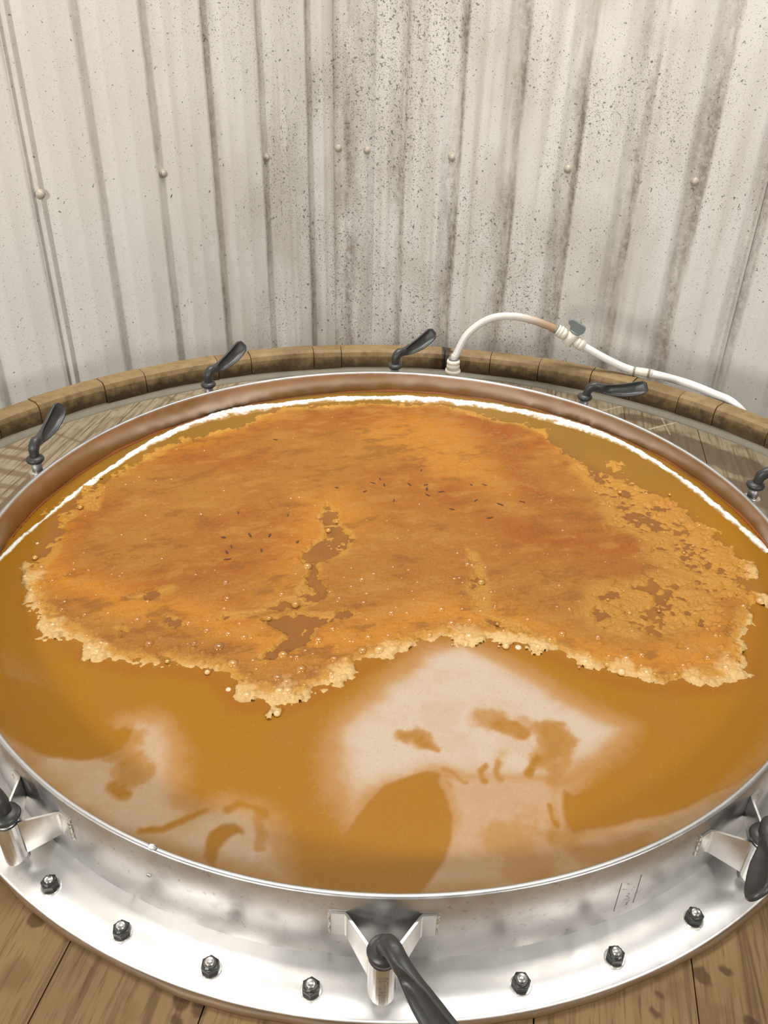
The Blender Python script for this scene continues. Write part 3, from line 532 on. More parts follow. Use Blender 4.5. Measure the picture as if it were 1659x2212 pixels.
screw(tr1, pa.lerp(pc, 0.30), nA, zsc); screw(tr1, pc.lerp(pb, 0.72), NR, zsc)
def scuff(p, N, T, z, w, h, ang):
    c, s = math.cos(ang), math.sin(ang)
    V = []
    for o in (0.0004, 0.0012):
        for a, b in ((-1, -.6), (.2, -1), (1, -.2), (.9, .7), (-.2, .5), (-1, .5)):
            u, v = (a * w * c - b * h * s), (a * w * s + b * h * c)
            q = p + T * u + N * o; V.append((q.x, q.y, z + v))
    n = 6
    F = [tuple(range(n)), tuple(range(2 * n - 1, n - 1, -1))] + [(i, n + i, n + (i + 1) % n, (i + 1) % n) for i in range(n)]
    mesh_obj('scuff_mark', V, F, M_MARK, wl)
scuff(K + TL * -1.300 * WS, NL, TL, ZR + 0.148, 0.0085, 0.0016, 0.25)
scuff(K + TL * -0.812 * WS + NL * 0.004, NL, TL, ZR + 0.152, 0.006, 0.0012, 0.95)

# ------------------------------------------------------------------ wooden vat
VCX, VCY = 0.012, -0.097
RI, RO = 0.823, 0.862
vat = empty('wooden_vat', (VCX, VCY, 0))
tag(vat, 'large round vat of old brown oak staves with a weathered plank top', 'vat')
known = [144.9, 139.5, 130.8, 125.3, 115.3, 110.7, 101.9, 98.0, 70.2, 46.1, 42.8]
rnd = random.Random(5)
cuts = sorted([144.9, 139.5, 130.8, 125.3, 115.3, 110.7, 101.9, 98.0, 89.5, 83.4, 77.0, 70.2, 63.0, 57.4, 51.0, 46.1, 39.0])
a = 144.9
while a < 39.0 + 360 - 12:
    a += rnd.uniform(6.0, 9.5); cuts.append(a)
cuts.append(39.0 + 360); cuts = sorted(cuts)
ZT = ZR - 0.050
for i in range(len(cuts) - 1):
    a0, a1 = math.radians(cuts[i] + 0.05), math.radians(cuts[i + 1] - 0.05)
    dz = rnd.uniform(-0.0015, 0.0015); dr = rnd.uniform(-0.0012, 0.0012)
    n = 4
    prof = [(RI + dr, 0.02), (RI + dr, ZT - 0.012 + dz), (RI + dr + 0.003, ZT - 0.004 + dz), (RI + dr + 0.009, ZT + dz), (RO + dr - 0.004, ZT + dz - 0.001), (RO + dr, ZT + dz - 0.004), (RO + dr, 0.02)]
    V, F = lathe(prof, n, True, a0, a1)
    k = len(prof)
    F.append(tuple(range(k))); F.append(tuple(reversed(range(n * k, n * k + k))))
    F = [tuple(reversed(f)) for f in F]
    mesh_obj('stave', V, F, M_STAVE, vat)
for z0, h in ((ZR - 0.32, 0.06), (0.95, 0.06), (0.5, 0.06), (0.12, 0.07)):
    V, F = lathe([(RO + 0.0005, z0), (RO + 0.0035, z0), (RO + 0.0035, z0 + h), (RO + 0.0005, z0 + h)], 120, True)
    mesh_obj('hoop', V, F, M_HOOP, vat)
# fillet of sealant between head and staves
prof = [(RI - 0.013, ZR + ZH + 0.0004), (RI - 0.008, ZR + ZH + 0.002), (RI - 0.003, ZR + ZH + 0.005), (RI + 0.001, ZR + ZH + 0.009), (RI + 0.002, ZR + ZH - 0.006), (RI - 0.013, ZR + ZH - 0.006)]
V, F = lathe(prof, 160, True)
V = [(x * (1 + 0.0012 * math.sin(11 * math.atan2(y, x)) + 0.0009 * math.sin(29 * math.atan2(y, x))), y * (1 + 0.0012 * math.sin(11 * math.atan2(y, x)) + 0.0009 * math.sin(29 * math.atan2(y, x))), z) for x, y, z in V]
mesh_obj('sealant', V, F, M_SEAL, vat, True)
# head planks, sawn round a hole for the collar; plank direction leans 10 degrees
ANG = -0.17
ca, sa = math.cos(ANG), math.sin(ANG)
def to_world(u, v): return (u * ca - v * sa - VCX, u * sa + v * ca - VCY)   # (u, v): collar-centred, v along the planks
cu, cv = VCX * ca + VCY * sa, -VCX * sa + VCY * ca                           # vat centre in (u, v)
RHOLE, RHEAD = 0.525, RI + 0.004
bounds = [cu - RHEAD + 0.0005, -0.775, -0.650, -0.560, -0.434, -0.305, -0.176, -0.047, 0.082, 0.211, 0.340, 0.469, 0.590, 0.715, cu + RHEAD - 0.0005]
for i in range(len(bounds) - 1):
    u0, u1 = bounds[i] + 0.0006, bounds[i + 1] - 0.0006
    us = sorted(set([u0, u1] + [u0 + (u1 - u0) * k / 14 for k in range(15)] + [s for s in (-RHOLE, RHOLE) if u0 < s < u1]))
    dz = rnd.uniform(-0.0006, 0.0006)
    zt, zb = ZR + ZH + dz, ZR + ZH - 0.04
    both = max(abs(u0), abs(u1)) <= RHOLE
    pieces = []
    hi = [(u, math.sqrt(max(RHOLE ** 2 - u * u, 0)), cv + math.sqrt(max(RHEAD ** 2 - (u - cu) ** 2, 0))) for u in us]
    lo = [(u, cv - math.sqrt(max(RHEAD ** 2 - (u - cu) ** 2, 0)), -math.sqrt(max(RHOLE ** 2 - u * u, 0))) for u in us]
    pieces = [[lo], [hi]] if both else [[lo, hi]]
    for grp in pieces:
        V, F = [], []
        for rows in grp:
            b = len(V)
            for u, va, vb in rows:
                for vv in (va, vb):
                    x, y = to_world(u, vv); V.append((x, y, zt)); V.append((x, y, zb))
            m = len(rows)
            for k in range(m - 1):
                q = b + 4 * k
                F += [(q, q + 4, q + 6, q + 2), (q + 1, q + 3, q + 7, q + 5), (q, q + 1, q + 5, q + 4), (q + 2, q + 6, q + 7, q + 3)]
            q = b + 4 * (m - 1)
            F += [(b, b + 2, b + 3, b + 1), (q, q + 1, q + 3, q + 2)]
        my = sum(v[1] for v in V) / len(V) + VCY; mu = (u0 + u1) / 2
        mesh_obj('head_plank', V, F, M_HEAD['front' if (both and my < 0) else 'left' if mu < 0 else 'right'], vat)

# ------------------------------------------------------------------ steel collar
RC, RN = 0.505, 0.4993
collar = empty('steel_collar', (0, 0, ZR))
tag(collar, 'wide stainless steel collar ring bolted to the vat top, full of beer', 'collar')
prof = [(RC, ZF), (RC, -0.0018), (RC - 0.0005, -0.0006), (RC - 0.0015, 0.0), (RN + 0.0016, 0.0), (RN + 0.0005, -0.0006), (RN, -0.0018), (RN + 0.0004, -0.006), (RN + 0.0008, -0.16), (RC, -0.16)]
V, F = lathe(prof, 256, True)
mesh_obj('ring_wall', V, [tuple(reversed(f)) for f in F], M_RIM, collar, True)
V, F = lathe([(RC - 0.001, ZF), (0.553, ZF), (0.5548, ZF - 0.0008), (0.5552, ZF - 0.0022), (0.5545, ZF - 0.0034), (RC - 0.001, ZF - 0.0034)], 256, True)
mesh_obj('flange', V, [tuple(reversed(f)) for f in F], M_FLANGE, collar, True)
prof = [(0.530, ZF - 0.0034), (0.5548, ZF - 0.0034), (0.5570, ZF - 0.0055), (0.5576, ZF - 0.0085), (0.5568, ZF - 0.0118), (0.530, ZF - 0.0118)]
V, F = lathe(prof, 256, True)
def wv(x, y):
    a = math.atan2(y, x); return 1 + 0.0022 * math.sin(7 * a + 1) + 0.0014 * math.sin(23 * a) + 0.0008 * math.sin(61 * a + 2)
V = [(x * wv(x, y), y * wv(x, y), z) for x, y, z in V]
mesh_obj('gasket', V, [tuple(reversed(f)) for f in F], M_GASKET, collar, True)
# ragged line of dried beer on the inside of the collar
NB = 360
V, F = [], []
for i in range(NB):
    a = 2 * math.pi * i / NB
    h = 0.0012 + 0.0016 * math.sin(5 * a + 0.6) + 0.0010 * math.sin(13 * a) + 0.0006 * math.sin(37 * a)
    h = max(0.0004, h); tl = 0.0125 * RN * math.cos(a)
    for r, z in ((RN + 0.0002, ZL - 0.002 + tl), (RN + 0.0002, ZL + h + tl), (RN + 0.002, ZL + h + tl)):
        V.append((r * math.cos(a), r * math.sin(a), z))
for i in range(NB):
    j = (i + 1) % NB
    F += [(3 * i, 3 * i + 1, 3 * j + 1, 3 * j), (3 * i + 1, 3 * i + 2, 3 * j + 2, 3 * j + 1)]
mesh_obj('residue_line', V, F, M_RESIDUE, collar, True)

# studs with nuts and washers every nine degrees
V, F = lathe([(0.0, 0.0016), (0.0084, 0.0016), (0.0088, 0.0010), (0.0088, 0.0), (0.0, 0.0)], 20)
ws_me = bpy.data.meshes.new('washer'); ws_me.from_pydata(V, [], F); ws_me.materials.append(M_STUD)
V, F = lathe([(0.0, 0.0120), (0.0030, 0.0120), (0.0037, 0.0113), (0.0037, 0.0)], 14)
st_me = bpy.data.meshes.new('stud'); st_me.from_pydata(V, [], F); st_me.materials.append(M_STUD)
st_me.polygons.foreach_set('use_smooth', [True] * len(st_me.polygons))
def hexnut():
    V, F = [], []
    for z, s in ((0.0016, 0.95), (0.0022, 1.0), (0.0074, 1.0), (0.0080, 0.95)):
        for k in range(6):
            r = 0.0076 * s; V.append((r * math.cos(k * math.pi / 3), r * math.sin(k * math.pi / 3), z))
    for j in range(3):
        for k in range(6): F.append((j * 6 + k, j * 6 + (k + 1) % 6, (j + 1) * 6 + (k + 1) % 6, (j + 1) * 6 + k))
    b = len(V)
    for r, z in ((0.0060, 0.0081), (0.0058, 0.0094), (0.0050, 0.0100), (0.0035, 0.0100)):
        for k in range(12): V.append((r * math.cos(k * math.pi / 6), r * math.sin(k * math.pi / 6), z))
    for k in range(6):                                   # shoulder from the hexagon to the round collar
        F.append((18 + k, 18 + (k + 1) % 6, b + (2 * k + 2) % 12, b + 2 * k + 1, b + 2 * k))
    for j in range(3):
        for k in range(12): F.append((b + j * 12 + k, b + j * 12 + (k + 1) % 12, b + (j + 1) * 12 + (k + 1) % 12, b + (j + 1) * 12 + k))
    me = bpy.data.meshes.new('nut'); me.from_pydata(V, [], F); me.materials.append(M_NUT); return me
nut_me = hexnut()
for k in range(40):
    a = math.radians(-87.0 + 9 * k); p = (0.5355 * math.cos(a), 0.5355 * math.sin(a), ZF)
    nt = link('nut', nut_me, collar, p, (0, 0, rnd.uniform(0, 6)))
    w = link('washer', ws_me, nt, (rnd.uniform(-.0004, .0004), rnd.uniform(-.0004, .0004), 0)); link('stud', st_me, nt)

# bent-strip brackets for the lever clamps, every 36 degrees
RP, RNOSE, TH = 0.5365, 0.0105, 0.002
def bracket_mesh():
    pts = []                                            # (radial, tangential) centre line, height follows the radius
    phi = math.radians(66)
    nose = [(RP + RNOSE * math.cos(b), RNOSE * math.sin(b)) for b in [(-1 + 2 * k / 18) * (math.pi / 2 + 0.45) for k in range(19)]]
    def on_ring(t): return (math.sqrt((RC + 0.0012) ** 2 - t * t), t)
    left = [on_ring(-0.0415), on_ring(-0.034), on_ring(-0.0305)]
    pts = left + [(0.5072, -0.0285)] + nose + [(0.5072, 0.0285)] + list(reversed([(r, -t) for r, t in left]))
    V, F = [], []
    n = len(pts)
    for i, (r, t) in enumerate(pts):
        p = Vector((r, t)); d = (Vector(pts[min(i + 1, n - 1)]) - Vector(pts[max(i - 1, 0)])).normalized()
        nn = Vector((d.y, -d.x)) * (TH / 2)
        f = max(0.0, min(1.0, (r - 0.507) / (0.547 - 0.507)))
        zt, zb = -0.020 - 0.004 * f, -0.048 - 0.025 * f
        for q, z in ((p + nn, zt), (p - nn, zt), (p - nn, zb), (p + nn, zb)): V.append((q.x, q.y, z))
    for i in range(n - 1):
        a, b = 4 * i, 4 * i + 4
        for k in range(4): F.append((a + k, a + (k + 1) % 4, b + (k + 1) % 4, b + k))
    F += [(3, 2, 1, 0), tuple(4 * (n - 1) + k for k in range(4))]
    me = bpy.data.meshes.new('clamp_bracket'); me.from_pydata(V, [], F); me.materials.append(M_BRACKET); return me
br_me = bracket_mesh()
V, F = lathe([(0.0, -0.0215), (0.0075, -0.0215), (0.0094, -0.0225), (0.0094, -0.074), (0.0, -0.074)], 20)
bs_me = bpy.data.meshes.new('boss'); bs_me.from_pydata([(x + RP, y, z) for x, y, z in V], [], F); bs_me.materials.append(M_BRACKET)
bs_me.polygons.foreach_set('use_smooth', [True] * len(bs_me.polygons))
def weld_me():
    path = []
    for k in range(13):
        z = -0.021 - 0.026 * k / 12
        path.append((math.sqrt((RC + 0.001) ** 2 - 0.0425 ** 2), 0.0425, z))
    V, F = sweep(path, [0.0010 + 0.0005 * (k % 2) + (0.0004 if k % 3 == 0 else 0) for k in range(13)], 6)
    out = []
    for s in (1, -1):
        me = bpy.data.meshes.new('weld_bead'); me.from_pydata([(v[0], v[1] * s, v[2]) for v in V], [], F if s == 1 else [tuple(reversed(f)) for f in F])
        me.materials.append(M_WELD); out.append(me)
    return out
wb_me = weld_me()
CL = [-127.4, -90, -52.7, 15.5, 52.4, 89.5, 125.8, 162.3]
for ang in CL:
    a = math.radians(ang)
    b = link('clamp_bracket', br_me, collar, (0, 0, 0), (0, 0, a))
    link('boss', bs_me, b); link('weld_bead', wb_me[0], b); link('weld_bead', wb_me[1], b)
    if ang == -90:                                      # punched characters on the nose of the nearest clamp
        V, F = [], []
        def bar(z, w, h, t=0.0):
            k = len(V); rr = RP + RNOSE + TH / 2 + 0.0003
            for dy, dz in ((-w, -h), (w, -h), (w, h), (-w, h)):
                y = t + dy; V.append((math.sqrt(rr * rr * 0 + 1) * (RP + math.sqrt((RNOSE + TH / 2 + 0.0003) ** 2 - y * y)), y, z + dz))
            F.append((k, k + 1, k + 2, k + 3))
        for z, w in ((-0.0385, 0.0030), (-0.0415, 0.0030), (-0.0455, 0.0030), (-0.0490, 0.0030), (-0.0540, 0.0030), (-0.0580, 0.0030)): bar(z, w, 0.00055)
        bar(-0.0400, 0.0005, 0.0012, 0.0027); bar(-0.0400, 0.0005, 0.0012, -0.0027); bar(-0.056, 0.0005, 0.0018, 0.0)
        bar(-0.035, 0.0006, 0.0007, 0.0036); bar(-0.035, 0.0006, 0.0007, -0.0036)
        mesh_obj('stamped_mark', V, F, M_WELD, b)
# faint stamped panel on the outside of the collar, right of the nearest clamp
V, F = [], []
def arcbar(a0, a1, z0, z1):
    k = len(V)
    for a, z in ((a0, z0), (a1, z0), (a1, z1), (a0, z1)):
        r = RC + 0.00025; V.append((r * math.cos(a), r * math.sin(a), z))
    F.append((k, k + 1, k + 2, k + 3))
ac = math.radians(-65.9)
rs = random.Random(3)
for s in (-1, 1): arcbar(ac + s * 0.020 - 0.0006, ac + s * 0.020 + 0.0006, -0.072, -0.032)
for k in range(16):
    z = -0.036 - 0.0022 * k; u = ac + rs.uniform(-0.012, 0.012); arcbar(u - 0.0016, u + 0.0016, z - rs.uniform(0.0004, 0.0010), z)
mesh_obj('stamped_panel', V, F, plain('etched_grey', (0.22, 0.21, 0.19, 1), 0.5, 0.5), collar)

# ------------------------------------------------------------------ lever handles
def lever_blade():
    """S-shaped lever along +x with a cupped right-hand face"""
    path, dims = [], []
    for z in (0.004, 0.010, 0.015): path.append((0, 0, z)); dims.append((0.0064, 0.0064, 0))
    for k in range(1, 6):
        b = math.radians(90 - 78 * k / 5 * 1.0); rr = 0.012
        path.append((rr - rr * math.sin(b), 0, 0.015 + rr * math.cos(b))); dims.append((0.0070, 0.0072 + 0.0002 * k, 0))
    x0, z0 = path[-1][0], path[-1][2]
    n = 16
    for k in range(1, n + 1):
        s = k / n
        x = x0 + 0.082 * s; z = z0 + 0.086 * (math.tan(math.radians(7)) * s + 0.16 * s * s - 0.05 * math.sin(math.pi * s))
        h = float(np.interp(s, [0, .15, .35, .6, .85, .96, 1.0], [0.0070, 0.0076, 0.0096, 0.0118, 0.0124, 0.0112, 0.0066]))
        w = float(np.interp(s, [0, .2, .6, .9, 1.0], [0.0068, 0.0066, 0.0066, 0.0060, 0.0026]))
        d = float(np.interp(s, [0, .12, .28, .8, .92, 1.0], [0, 0.0, 0.0085, 0.0090, 0.0050, 0.0]))
        path.append((x, 0, z)); dims.append((w, h, d))
    P = [Vector(p) for p in path]; N = 24
    S = Vector((0, -1, 0))
    V, F = [], []
    for i, p in enumerate(P):
        t = (P[min(i + 1, len(P) - 1)] - P[max(i - 1, 0)]).normalized()
        U = S.cross(t)
        w, h, d = dims[i]
        lean = min(1.0, max(0.0, (i - 8) / 6)) * 0.55   # the cup looks slightly upwards
        S2 = (S * math.cos(lean) + U * math.sin(lean)); U2 = (U * math.cos(lean) - S * math.sin(lean))
        for k in range(N):
            f = 2 * math.pi * k / N
            cx, cy = math.cos(f), math.sin(f)
            sx = w * math.copysign(abs(cx) ** 0.8, cx); sy = h * math.copysign(abs(cy) ** 0.8, cy)
            if cx > 0: sx -= d * max(0.0, 1 - (abs(sy) / (h * 0.84)) ** 4) * 1.0
            V.append(p + S2 * sx + U2 * sy)
    for i in range(len(P) - 1):
        for k in range(N):
            k2 = (k + 1) % N; F.append((i * N + k, i * N + k2, (i + 1) * N + k2, (i + 1) * N + k))
    F += [tuple(range(N - 1, -1, -1)), tuple(range((len(P) - 1) * N, len(P) * N))]
    me = bpy.data.meshes.new('lever_blade'); me.from_pydata([tuple(v) for v in V], [], F); me.materials.append(M_LEVER)
    me.polygons.foreach_set('use_smooth', [True] * len(me.polygons)); return me
lv_me = lever_blade()
V, F = lathe([(0.0, -0.001), (0.0095, -0.001), (0.0118, 0.0010), (0.0128, 0.0038), (0.0118, 0.0066), (0.0090, 0.0078), (0.0070, 0.0088), (0.0, 0.0090)], 28)
hb_me = bpy.data.meshes.new('hub_ring'); hb_me.from_pydata(V, [], F); hb_me.materials.append(M_LEVER)
hb_me.polygons.foreach_set('use_smooth', [True] * len(hb_me.polygons))
V, F = lathe([(0.0, -0.0008), (0.0074, -0.0008), (0.0074, -0.022), (0.0, -0.022)], 16)
bo_me = bpy.data.meshes.new('bolt_shank'); bo_me.from_pydata(V, [], F); bo_me.materials.append(M_HOOP)
bo_me.polygons.foreach_set('use_smooth', [True] * len(bo_me.polygons))
LEVERS = [  # clamp angle, direction, pitch, lift, label
    (-127.4, 150, -6, 0.0, 'black lever handle at the left picture edge beside the dripping rim'),
    (-90, -58, -12, 0.0, 'black lever handle closest to the camera, over the bright flange'),
    (-52.7, -119, -4, 0.0, 'black lever handle hanging over the bracket at the right picture edge, near side'),
    (15.5, 2, -10, 0.014, 'black lever handle at the far right edge, cut by the picture, beside a damp patch'),
    (52.4, -2, -14, 0.014, 'black lever handle lying flat in front of the white hose coupling'),
    (89.5, 41, -2, 0.014, 'black lever handle just left of the hose fitting at the far rim'),
    (125.8, 57, -2, 0.014, 'black lever handle at the back left, second from the hose fitting'),
    (162.3, 82, -4, 0.014, 'black lever handle on the left beside dark stripes on the planks')]
for ang, az, pitch, lift, lab in LEVERS:
    a = math.radians(ang)
    o = empty('lever_handle', (RP * math.cos(a), RP * math.sin(a), ZR - 0.0205 + lift), math.radians(az))
    tag(o, lab, 'lever', 'lever handles of the collar clamps')
    link('hub_ring', hb_me, o)
    link('lever_blade', lv_me, o, (0, 0, 0), (0, -math.radians(pitch), 0))
    link('bolt_shank', bo_me, o)

# ------------------------------------------------------------------ hose line with shut-off valve
hose = empty('hose_line', (0.1205, 0.6675, ZR + ZH))
tag(hose, 'white plastic hose with grey shut-off valve arching out of the vat', 'hose')
def hl(p): return Vector((p[0] - 0.1205, p[1] - 0.6675, p[2] - ZH))
HP = [hl(p) for p in HOSE]
base = Vector((0, 0, 0)); top = HP[1].z
prof = [(0.0, 0.0), (0.0165, 0.0), (0.0165, 0.006), (0.0105, 0.008), (0.0105, 0.022), (0.0150, 0.024), (0.0155, 0.028), (0.0150, 0.0325), (0.0108, 0.0335), (0.0108, 0.0355), (0.0128, 0.0365), (0.0132, 0.0400), (0.0126, 0.0435), (0.0112, 0.0440), (0.0112, 0.0448), (0.0130, 0.0455), (0.0133, 0.0490), (0.0124, 0.0520), (0.0095, 0.0530), (0.0, 0.0530)]
V, F = lathe(prof, 28); mesh_obj('tank_fitting', V, F, M_WHITE_PL, hose, True)
V, F = lathe([(0.0072, 0.0525), (0.0098, 0.0525), (0.0098, 0.0565), (0.0085, 0.0575), (0.0072, 0.0575)], 24, True)
mesh_obj('collet', V, F, M_CLIP, hose, True)
RT = 0.0072
p1 = [Vector((0, 0, 0.050)), Vector((0.002, 0.0008, 0.060))] + HP[2:8]
V, F = sweep(catmull(p1, 10), RT, 18); mesh_obj('clear_tube', V, F, M_HOSE, hose, True)
vd = (HP[9] - HP[7]).normalized(); vc = HP[8]
V, F = sweep(catmull([vc + vd * 0.016] + HP[9:13], 10), RT, 18); mesh_obj('white_tube', V, F, M_TUBE, hose, True)
V, F = sweep(catmull(HP[13:] + [hl((0.660, 0.505, -0.09)), hl((0.69, 0.46, -0.17)), hl((0.705, 0.43, -0.40)), hl((0.71, 0.42, -0.9))], 8), RT * 1.05, 18)
mesh_obj('white_tube', V, F, M_TUBE, hose, True)
V, F = sweep([HP[12] - (HP[13] - HP[12]) * 0.30, HP[12].lerp(HP[13], 0.5), HP[13] + (HP[13] - HP[12]) * 0.25], RT * 1.12, 18)
mesh_obj('coupling', V, F, M_WHITE_PL, hose, True)
for q in (HP[12], HP[13]):
    d = (HP[13] - HP[12]).normalized()
    V, F = sweep([q - d * 0.0018, q - d * 0.0014, q + d * 0.0014, q + d * 0.0018], [RT * 1.1, RT * 1.35, RT * 1.35, RT * 1.1], 18)
    mesh_obj('tube_clip', V, F, M_CLIP, hose, True)
# valve: two ribbed ends, a body across, a grey paddle on top
rotm = Vector((1, 0, 0)).rotation_difference(vd)
def vx(u, v, w):                                        # u along the tube, v up and across, w towards the camera
    up = (Vector((0, 0, 1)) - vd * vd.z).normalized(); side = vd.cross(up)
    return vc + vd * u + up * v + side * w
def vsweep(us, rs): return sweep([vx(u, 0, 0) for u in us], rs, 20)
V, F = vsweep([-0.031, -0.030, -0.0265, -0.026, -0.025, -0.0245, -0.020, -0.0195, -0.0185, -0.018, -0.010], [0.009, 0.0108, 0.0108, 0.0098, 0.0098, 0.0115, 0.0115, 0.0104, 0.0104, 0.0112, 0.0100])
vb = mesh_obj('valve_body', V, F, M_WHITE_PL, hose, True)
V, F = vsweep([-0.035, -0.034, -0.031, -0.030], [0.008, 0.0092, 0.0092, 0.008]); mesh_obj('collet', V, F, M_KNOB, vb, True)
V, F = vsweep([0.010, 0.0125, 0.013, 0.0195, 0.020, 0.021, 0.0215, 0.0265, 0.027, 0.030, 0.031], [0.0085, 0.0085, 0.0112, 0.0112, 0.0104, 0.0104, 0.0115, 0.0115, 0.0108, 0.0108, 0.009])
mesh_obj('valve_end', V, F, M_WHITE_PL, vb, True)
V, F = sweep([vx(0, -0.0135, 0), vx(0, -0.013, 0), vx(0, 0.0125, 0), vx(0, 0.013, 0)], [0.0095, 0.0105, 0.0105, 0.0095], 20)
mesh_obj('valve_barrel', V, F, M_WHITE_PL, vb, True)
V, F = sweep([vx(0, 0.013, 0), vx(0, 0.0132, 0), vx(0, 0.0155, 0), vx(0, 0.016, 0)], [0.010, 0.0112, 0.0112, 0.010], 20)
mesh_obj('valve_cap', V, F, M_KNOB, vb, True)
def paddle():
    out = [(-0.012, 0.0155), (-0.0135, 0.020), (-0.019, 0.022), (-0.0225, 0.0255), (-0.0225, 0.0300), (-0.0195, 0.0330), (-0.0150, 0.0340), (0.008, 0.0340), (0.0125, 0.0325), (0.0145, 0.0285), (0.0145, 0.0200), (0.012, 0.0155)]
    V, F = [], []
    for w, s in ((-0.0042, 0.93), (-0.003, 1.0), (0.003, 1.0), (0.0042, 0.93)):
        for u, v in out: V.append(vx((u + 0.003) * s - 0.003, (v - 0.025) * s + 0.025, w))
    n = len(out)
    for j in range(3):
        for k in range(n): F.append((j * n + k, j * n + (k + 1) % n, (j + 1) * n + (k + 1) % n, (j + 1) * n + k))
    F += [tuple(range(n - 1, -1, -1)), tuple(range(3 * n, 4 * n))]
    return V, F
V, F = paddle(); mesh_obj('valve_handle', V, F, M_KNOB, vb)

# ------------------------------------------------------------------ beer, krausen, foam
rng = np.random.default_rng(11)
def lattice(x, y, seed):
    r = np.random.default_rng(seed); T = r.random((256, 256))
    xi, yi = np.floor(x).astype(int), np.floor(y).astype(int)
    fx, fy = x - xi, y - yi
    fx = fx * fx * fx * (fx * (fx * 6 - 15) + 10); fy = fy * fy * fy * (fy * (fy * 6 - 15) + 10)
    a, b = T[xi & 255, yi & 255], T[(xi + 1) & 255, yi & 255]; c, d = T[xi & 255, (yi + 1) & 255], T[(xi + 1) & 255, (yi + 1) & 255]
    return (a + (b - a) * fx) * (1 - fy) + (c + (d - c) * fx) * fy
def fbm(x, y, freq, octaves=4, seed=0, gain=0.55):
    s, amp, tot = 0.0, 1.0, 0.0
    for o in range(octaves):
        cc, ss = math.cos(o * 0.9 + seed), math.sin(o * 0.9 + seed)
        s = s + amp * (lattice((x * cc - y * ss) * freq + 40, (x * ss + y * cc) * freq + 40, seed * 17 + o) * 2 - 1); tot += amp
        amp *= gain; freq *= 2.03
    return s / tot
def sst(v, lo, hi):
    t = np.clip((v - lo) / (hi - lo), 0, 1); return t * t * (3 - 2 * t)
def sdf(x, y, poly, margin=0.08):
    """signed distance (positive inside); far points get -margin"""
    P = np.array(poly); out = np.full(x.shape, -margin)
    k = (x > P[:, 0].min() - margin) & (x < P[:, 0].max() + margin) & (y > P[:, 1].min() - margin) & (y < P[:, 1].max() + margin)
    X, Y = x[k], y[k]; d2 = np.full(X.shape, 1e9); ins = np.zeros(X.shape, bool)
    for i in range(len(P)):
        a, b = P[i], P[(i + 1) % len(P)]; ex, ey = b - a
        wx, wy = X - a[0], Y - a[1]; t = np.clip((wx * ex + wy * ey) / (ex * ex + ey * ey + 1e-12), 0, 1)
        d2 = np.minimum(d2, (wx - ex * t) ** 2 + (wy - ey * t) ** 2)
        c = ((a[1] > Y) != (b[1] > Y)) & (X < (b[0] - a[0]) * (Y - a[1]) / (b[1] - a[1] + 1e-12) + a[0]); ins ^= c
    d = np.sqrt(d2); out[k] = np.where(ins, d, -d); return out
def sdline(x, y, pts, margin):
    P = np.array(pts); out = np.full(x.shape, 1.0)
    k = (x > P[:, 0].min() - margin) & (x < P[:, 0].max() + margin) & (y > P[:, 1].min() - margin) & (y < P[:, 1].max() + margin)
    X, Y = x[k], y[k]; d2 = np.full(X.shape, 1e9)
    for i in range(len(P) - 1):
        a, b = P[i], P[i + 1]; ex, ey = b - a; wx, wy = X - a[0], Y - a[1]
        t = np.clip((wx * ex + wy * ey) / (ex * ex + ey * ey + 1e-12), 0, 1)
        d2 = np.minimum(d2, (wx - ex * t) ** 2 + (wy - ey * t) ** 2)
    out[k] = np.sqrt(d2); return out
def grid(g, rmax):
    n = int(2 * rmax / g) + 1; ax = np.linspace(-rmax, rmax, n)
    X, Y = np.meshgrid(ax, ax, indexing='ij'); return X, Y, n
def quads(keep):
    """indices and quads of the kept grid points"""
    n0, n1 = keep.shape; idx = -np.ones(keep.shape, int); idx[keep] = np.arange(keep.sum())
    q = keep[:-1, :-1] & keep[1:, :-1] & keep[1:, 1:] & keep[:-1, 1:]; i, j = np.nonzero(q)
    return np.stack([idx[i, j], idx[i + 1, j], idx[i + 1, j + 1], idx[i, j + 1]], 1)
TILT = (0, -math.atan(0.0125), 0)                       # the collar stands a touch out of level
ALB = 0.74                                              # the beer and its crust are darker than paper
def C3(r, g, b): return np.array(srgb(r, g, b)[:3]) * ALB
def lerp(c, col, k): return c + (col - c) * k[:, None]

def krausen_cover(x, y):
    wx = x + 0.006 * fbm(x, y, 30, 3, 21); wy = y + 0.006 * fbm(x, y, 30, 3, 22)
    sd = sdf(wx, wy, RAFT, 0.06)
    n1 = fbm(x, y, 38, 4, 1); n2 = fbm(x, y, 130, 3, 2)
    op = np.zeros_like(x)
    vx_ = x + 0.022 * fbm(x, y, 14, 4, 23); vy_ = y + 0.022 * fbm(x, y, 14, 4, 24)
    for poly, s in OPEN:
        if s < 0.55: op = np.maximum(op, s * sst(sdf(vx_, vy_, poly, 0.05), -0.03, 0.035) * 1.85)
        else: op = np.maximum(op, s * sst(sdf(wx, wy, poly, 0.02), -0.008, 0.010))
    c = np.minimum(sd / 0.013, 1.7) + 1.35 * n1 + 0.85 * n2 - op * 2.25
    cl = np.zeros_like(x)
    for px, py, r in CLUMP: cl = np.maximum(cl, np.exp(-((wx - px) ** 2 + ((wy - py) * 0.75) ** 2) / (r * r)))
    return c + 1.2 * cl, sd, op, cl

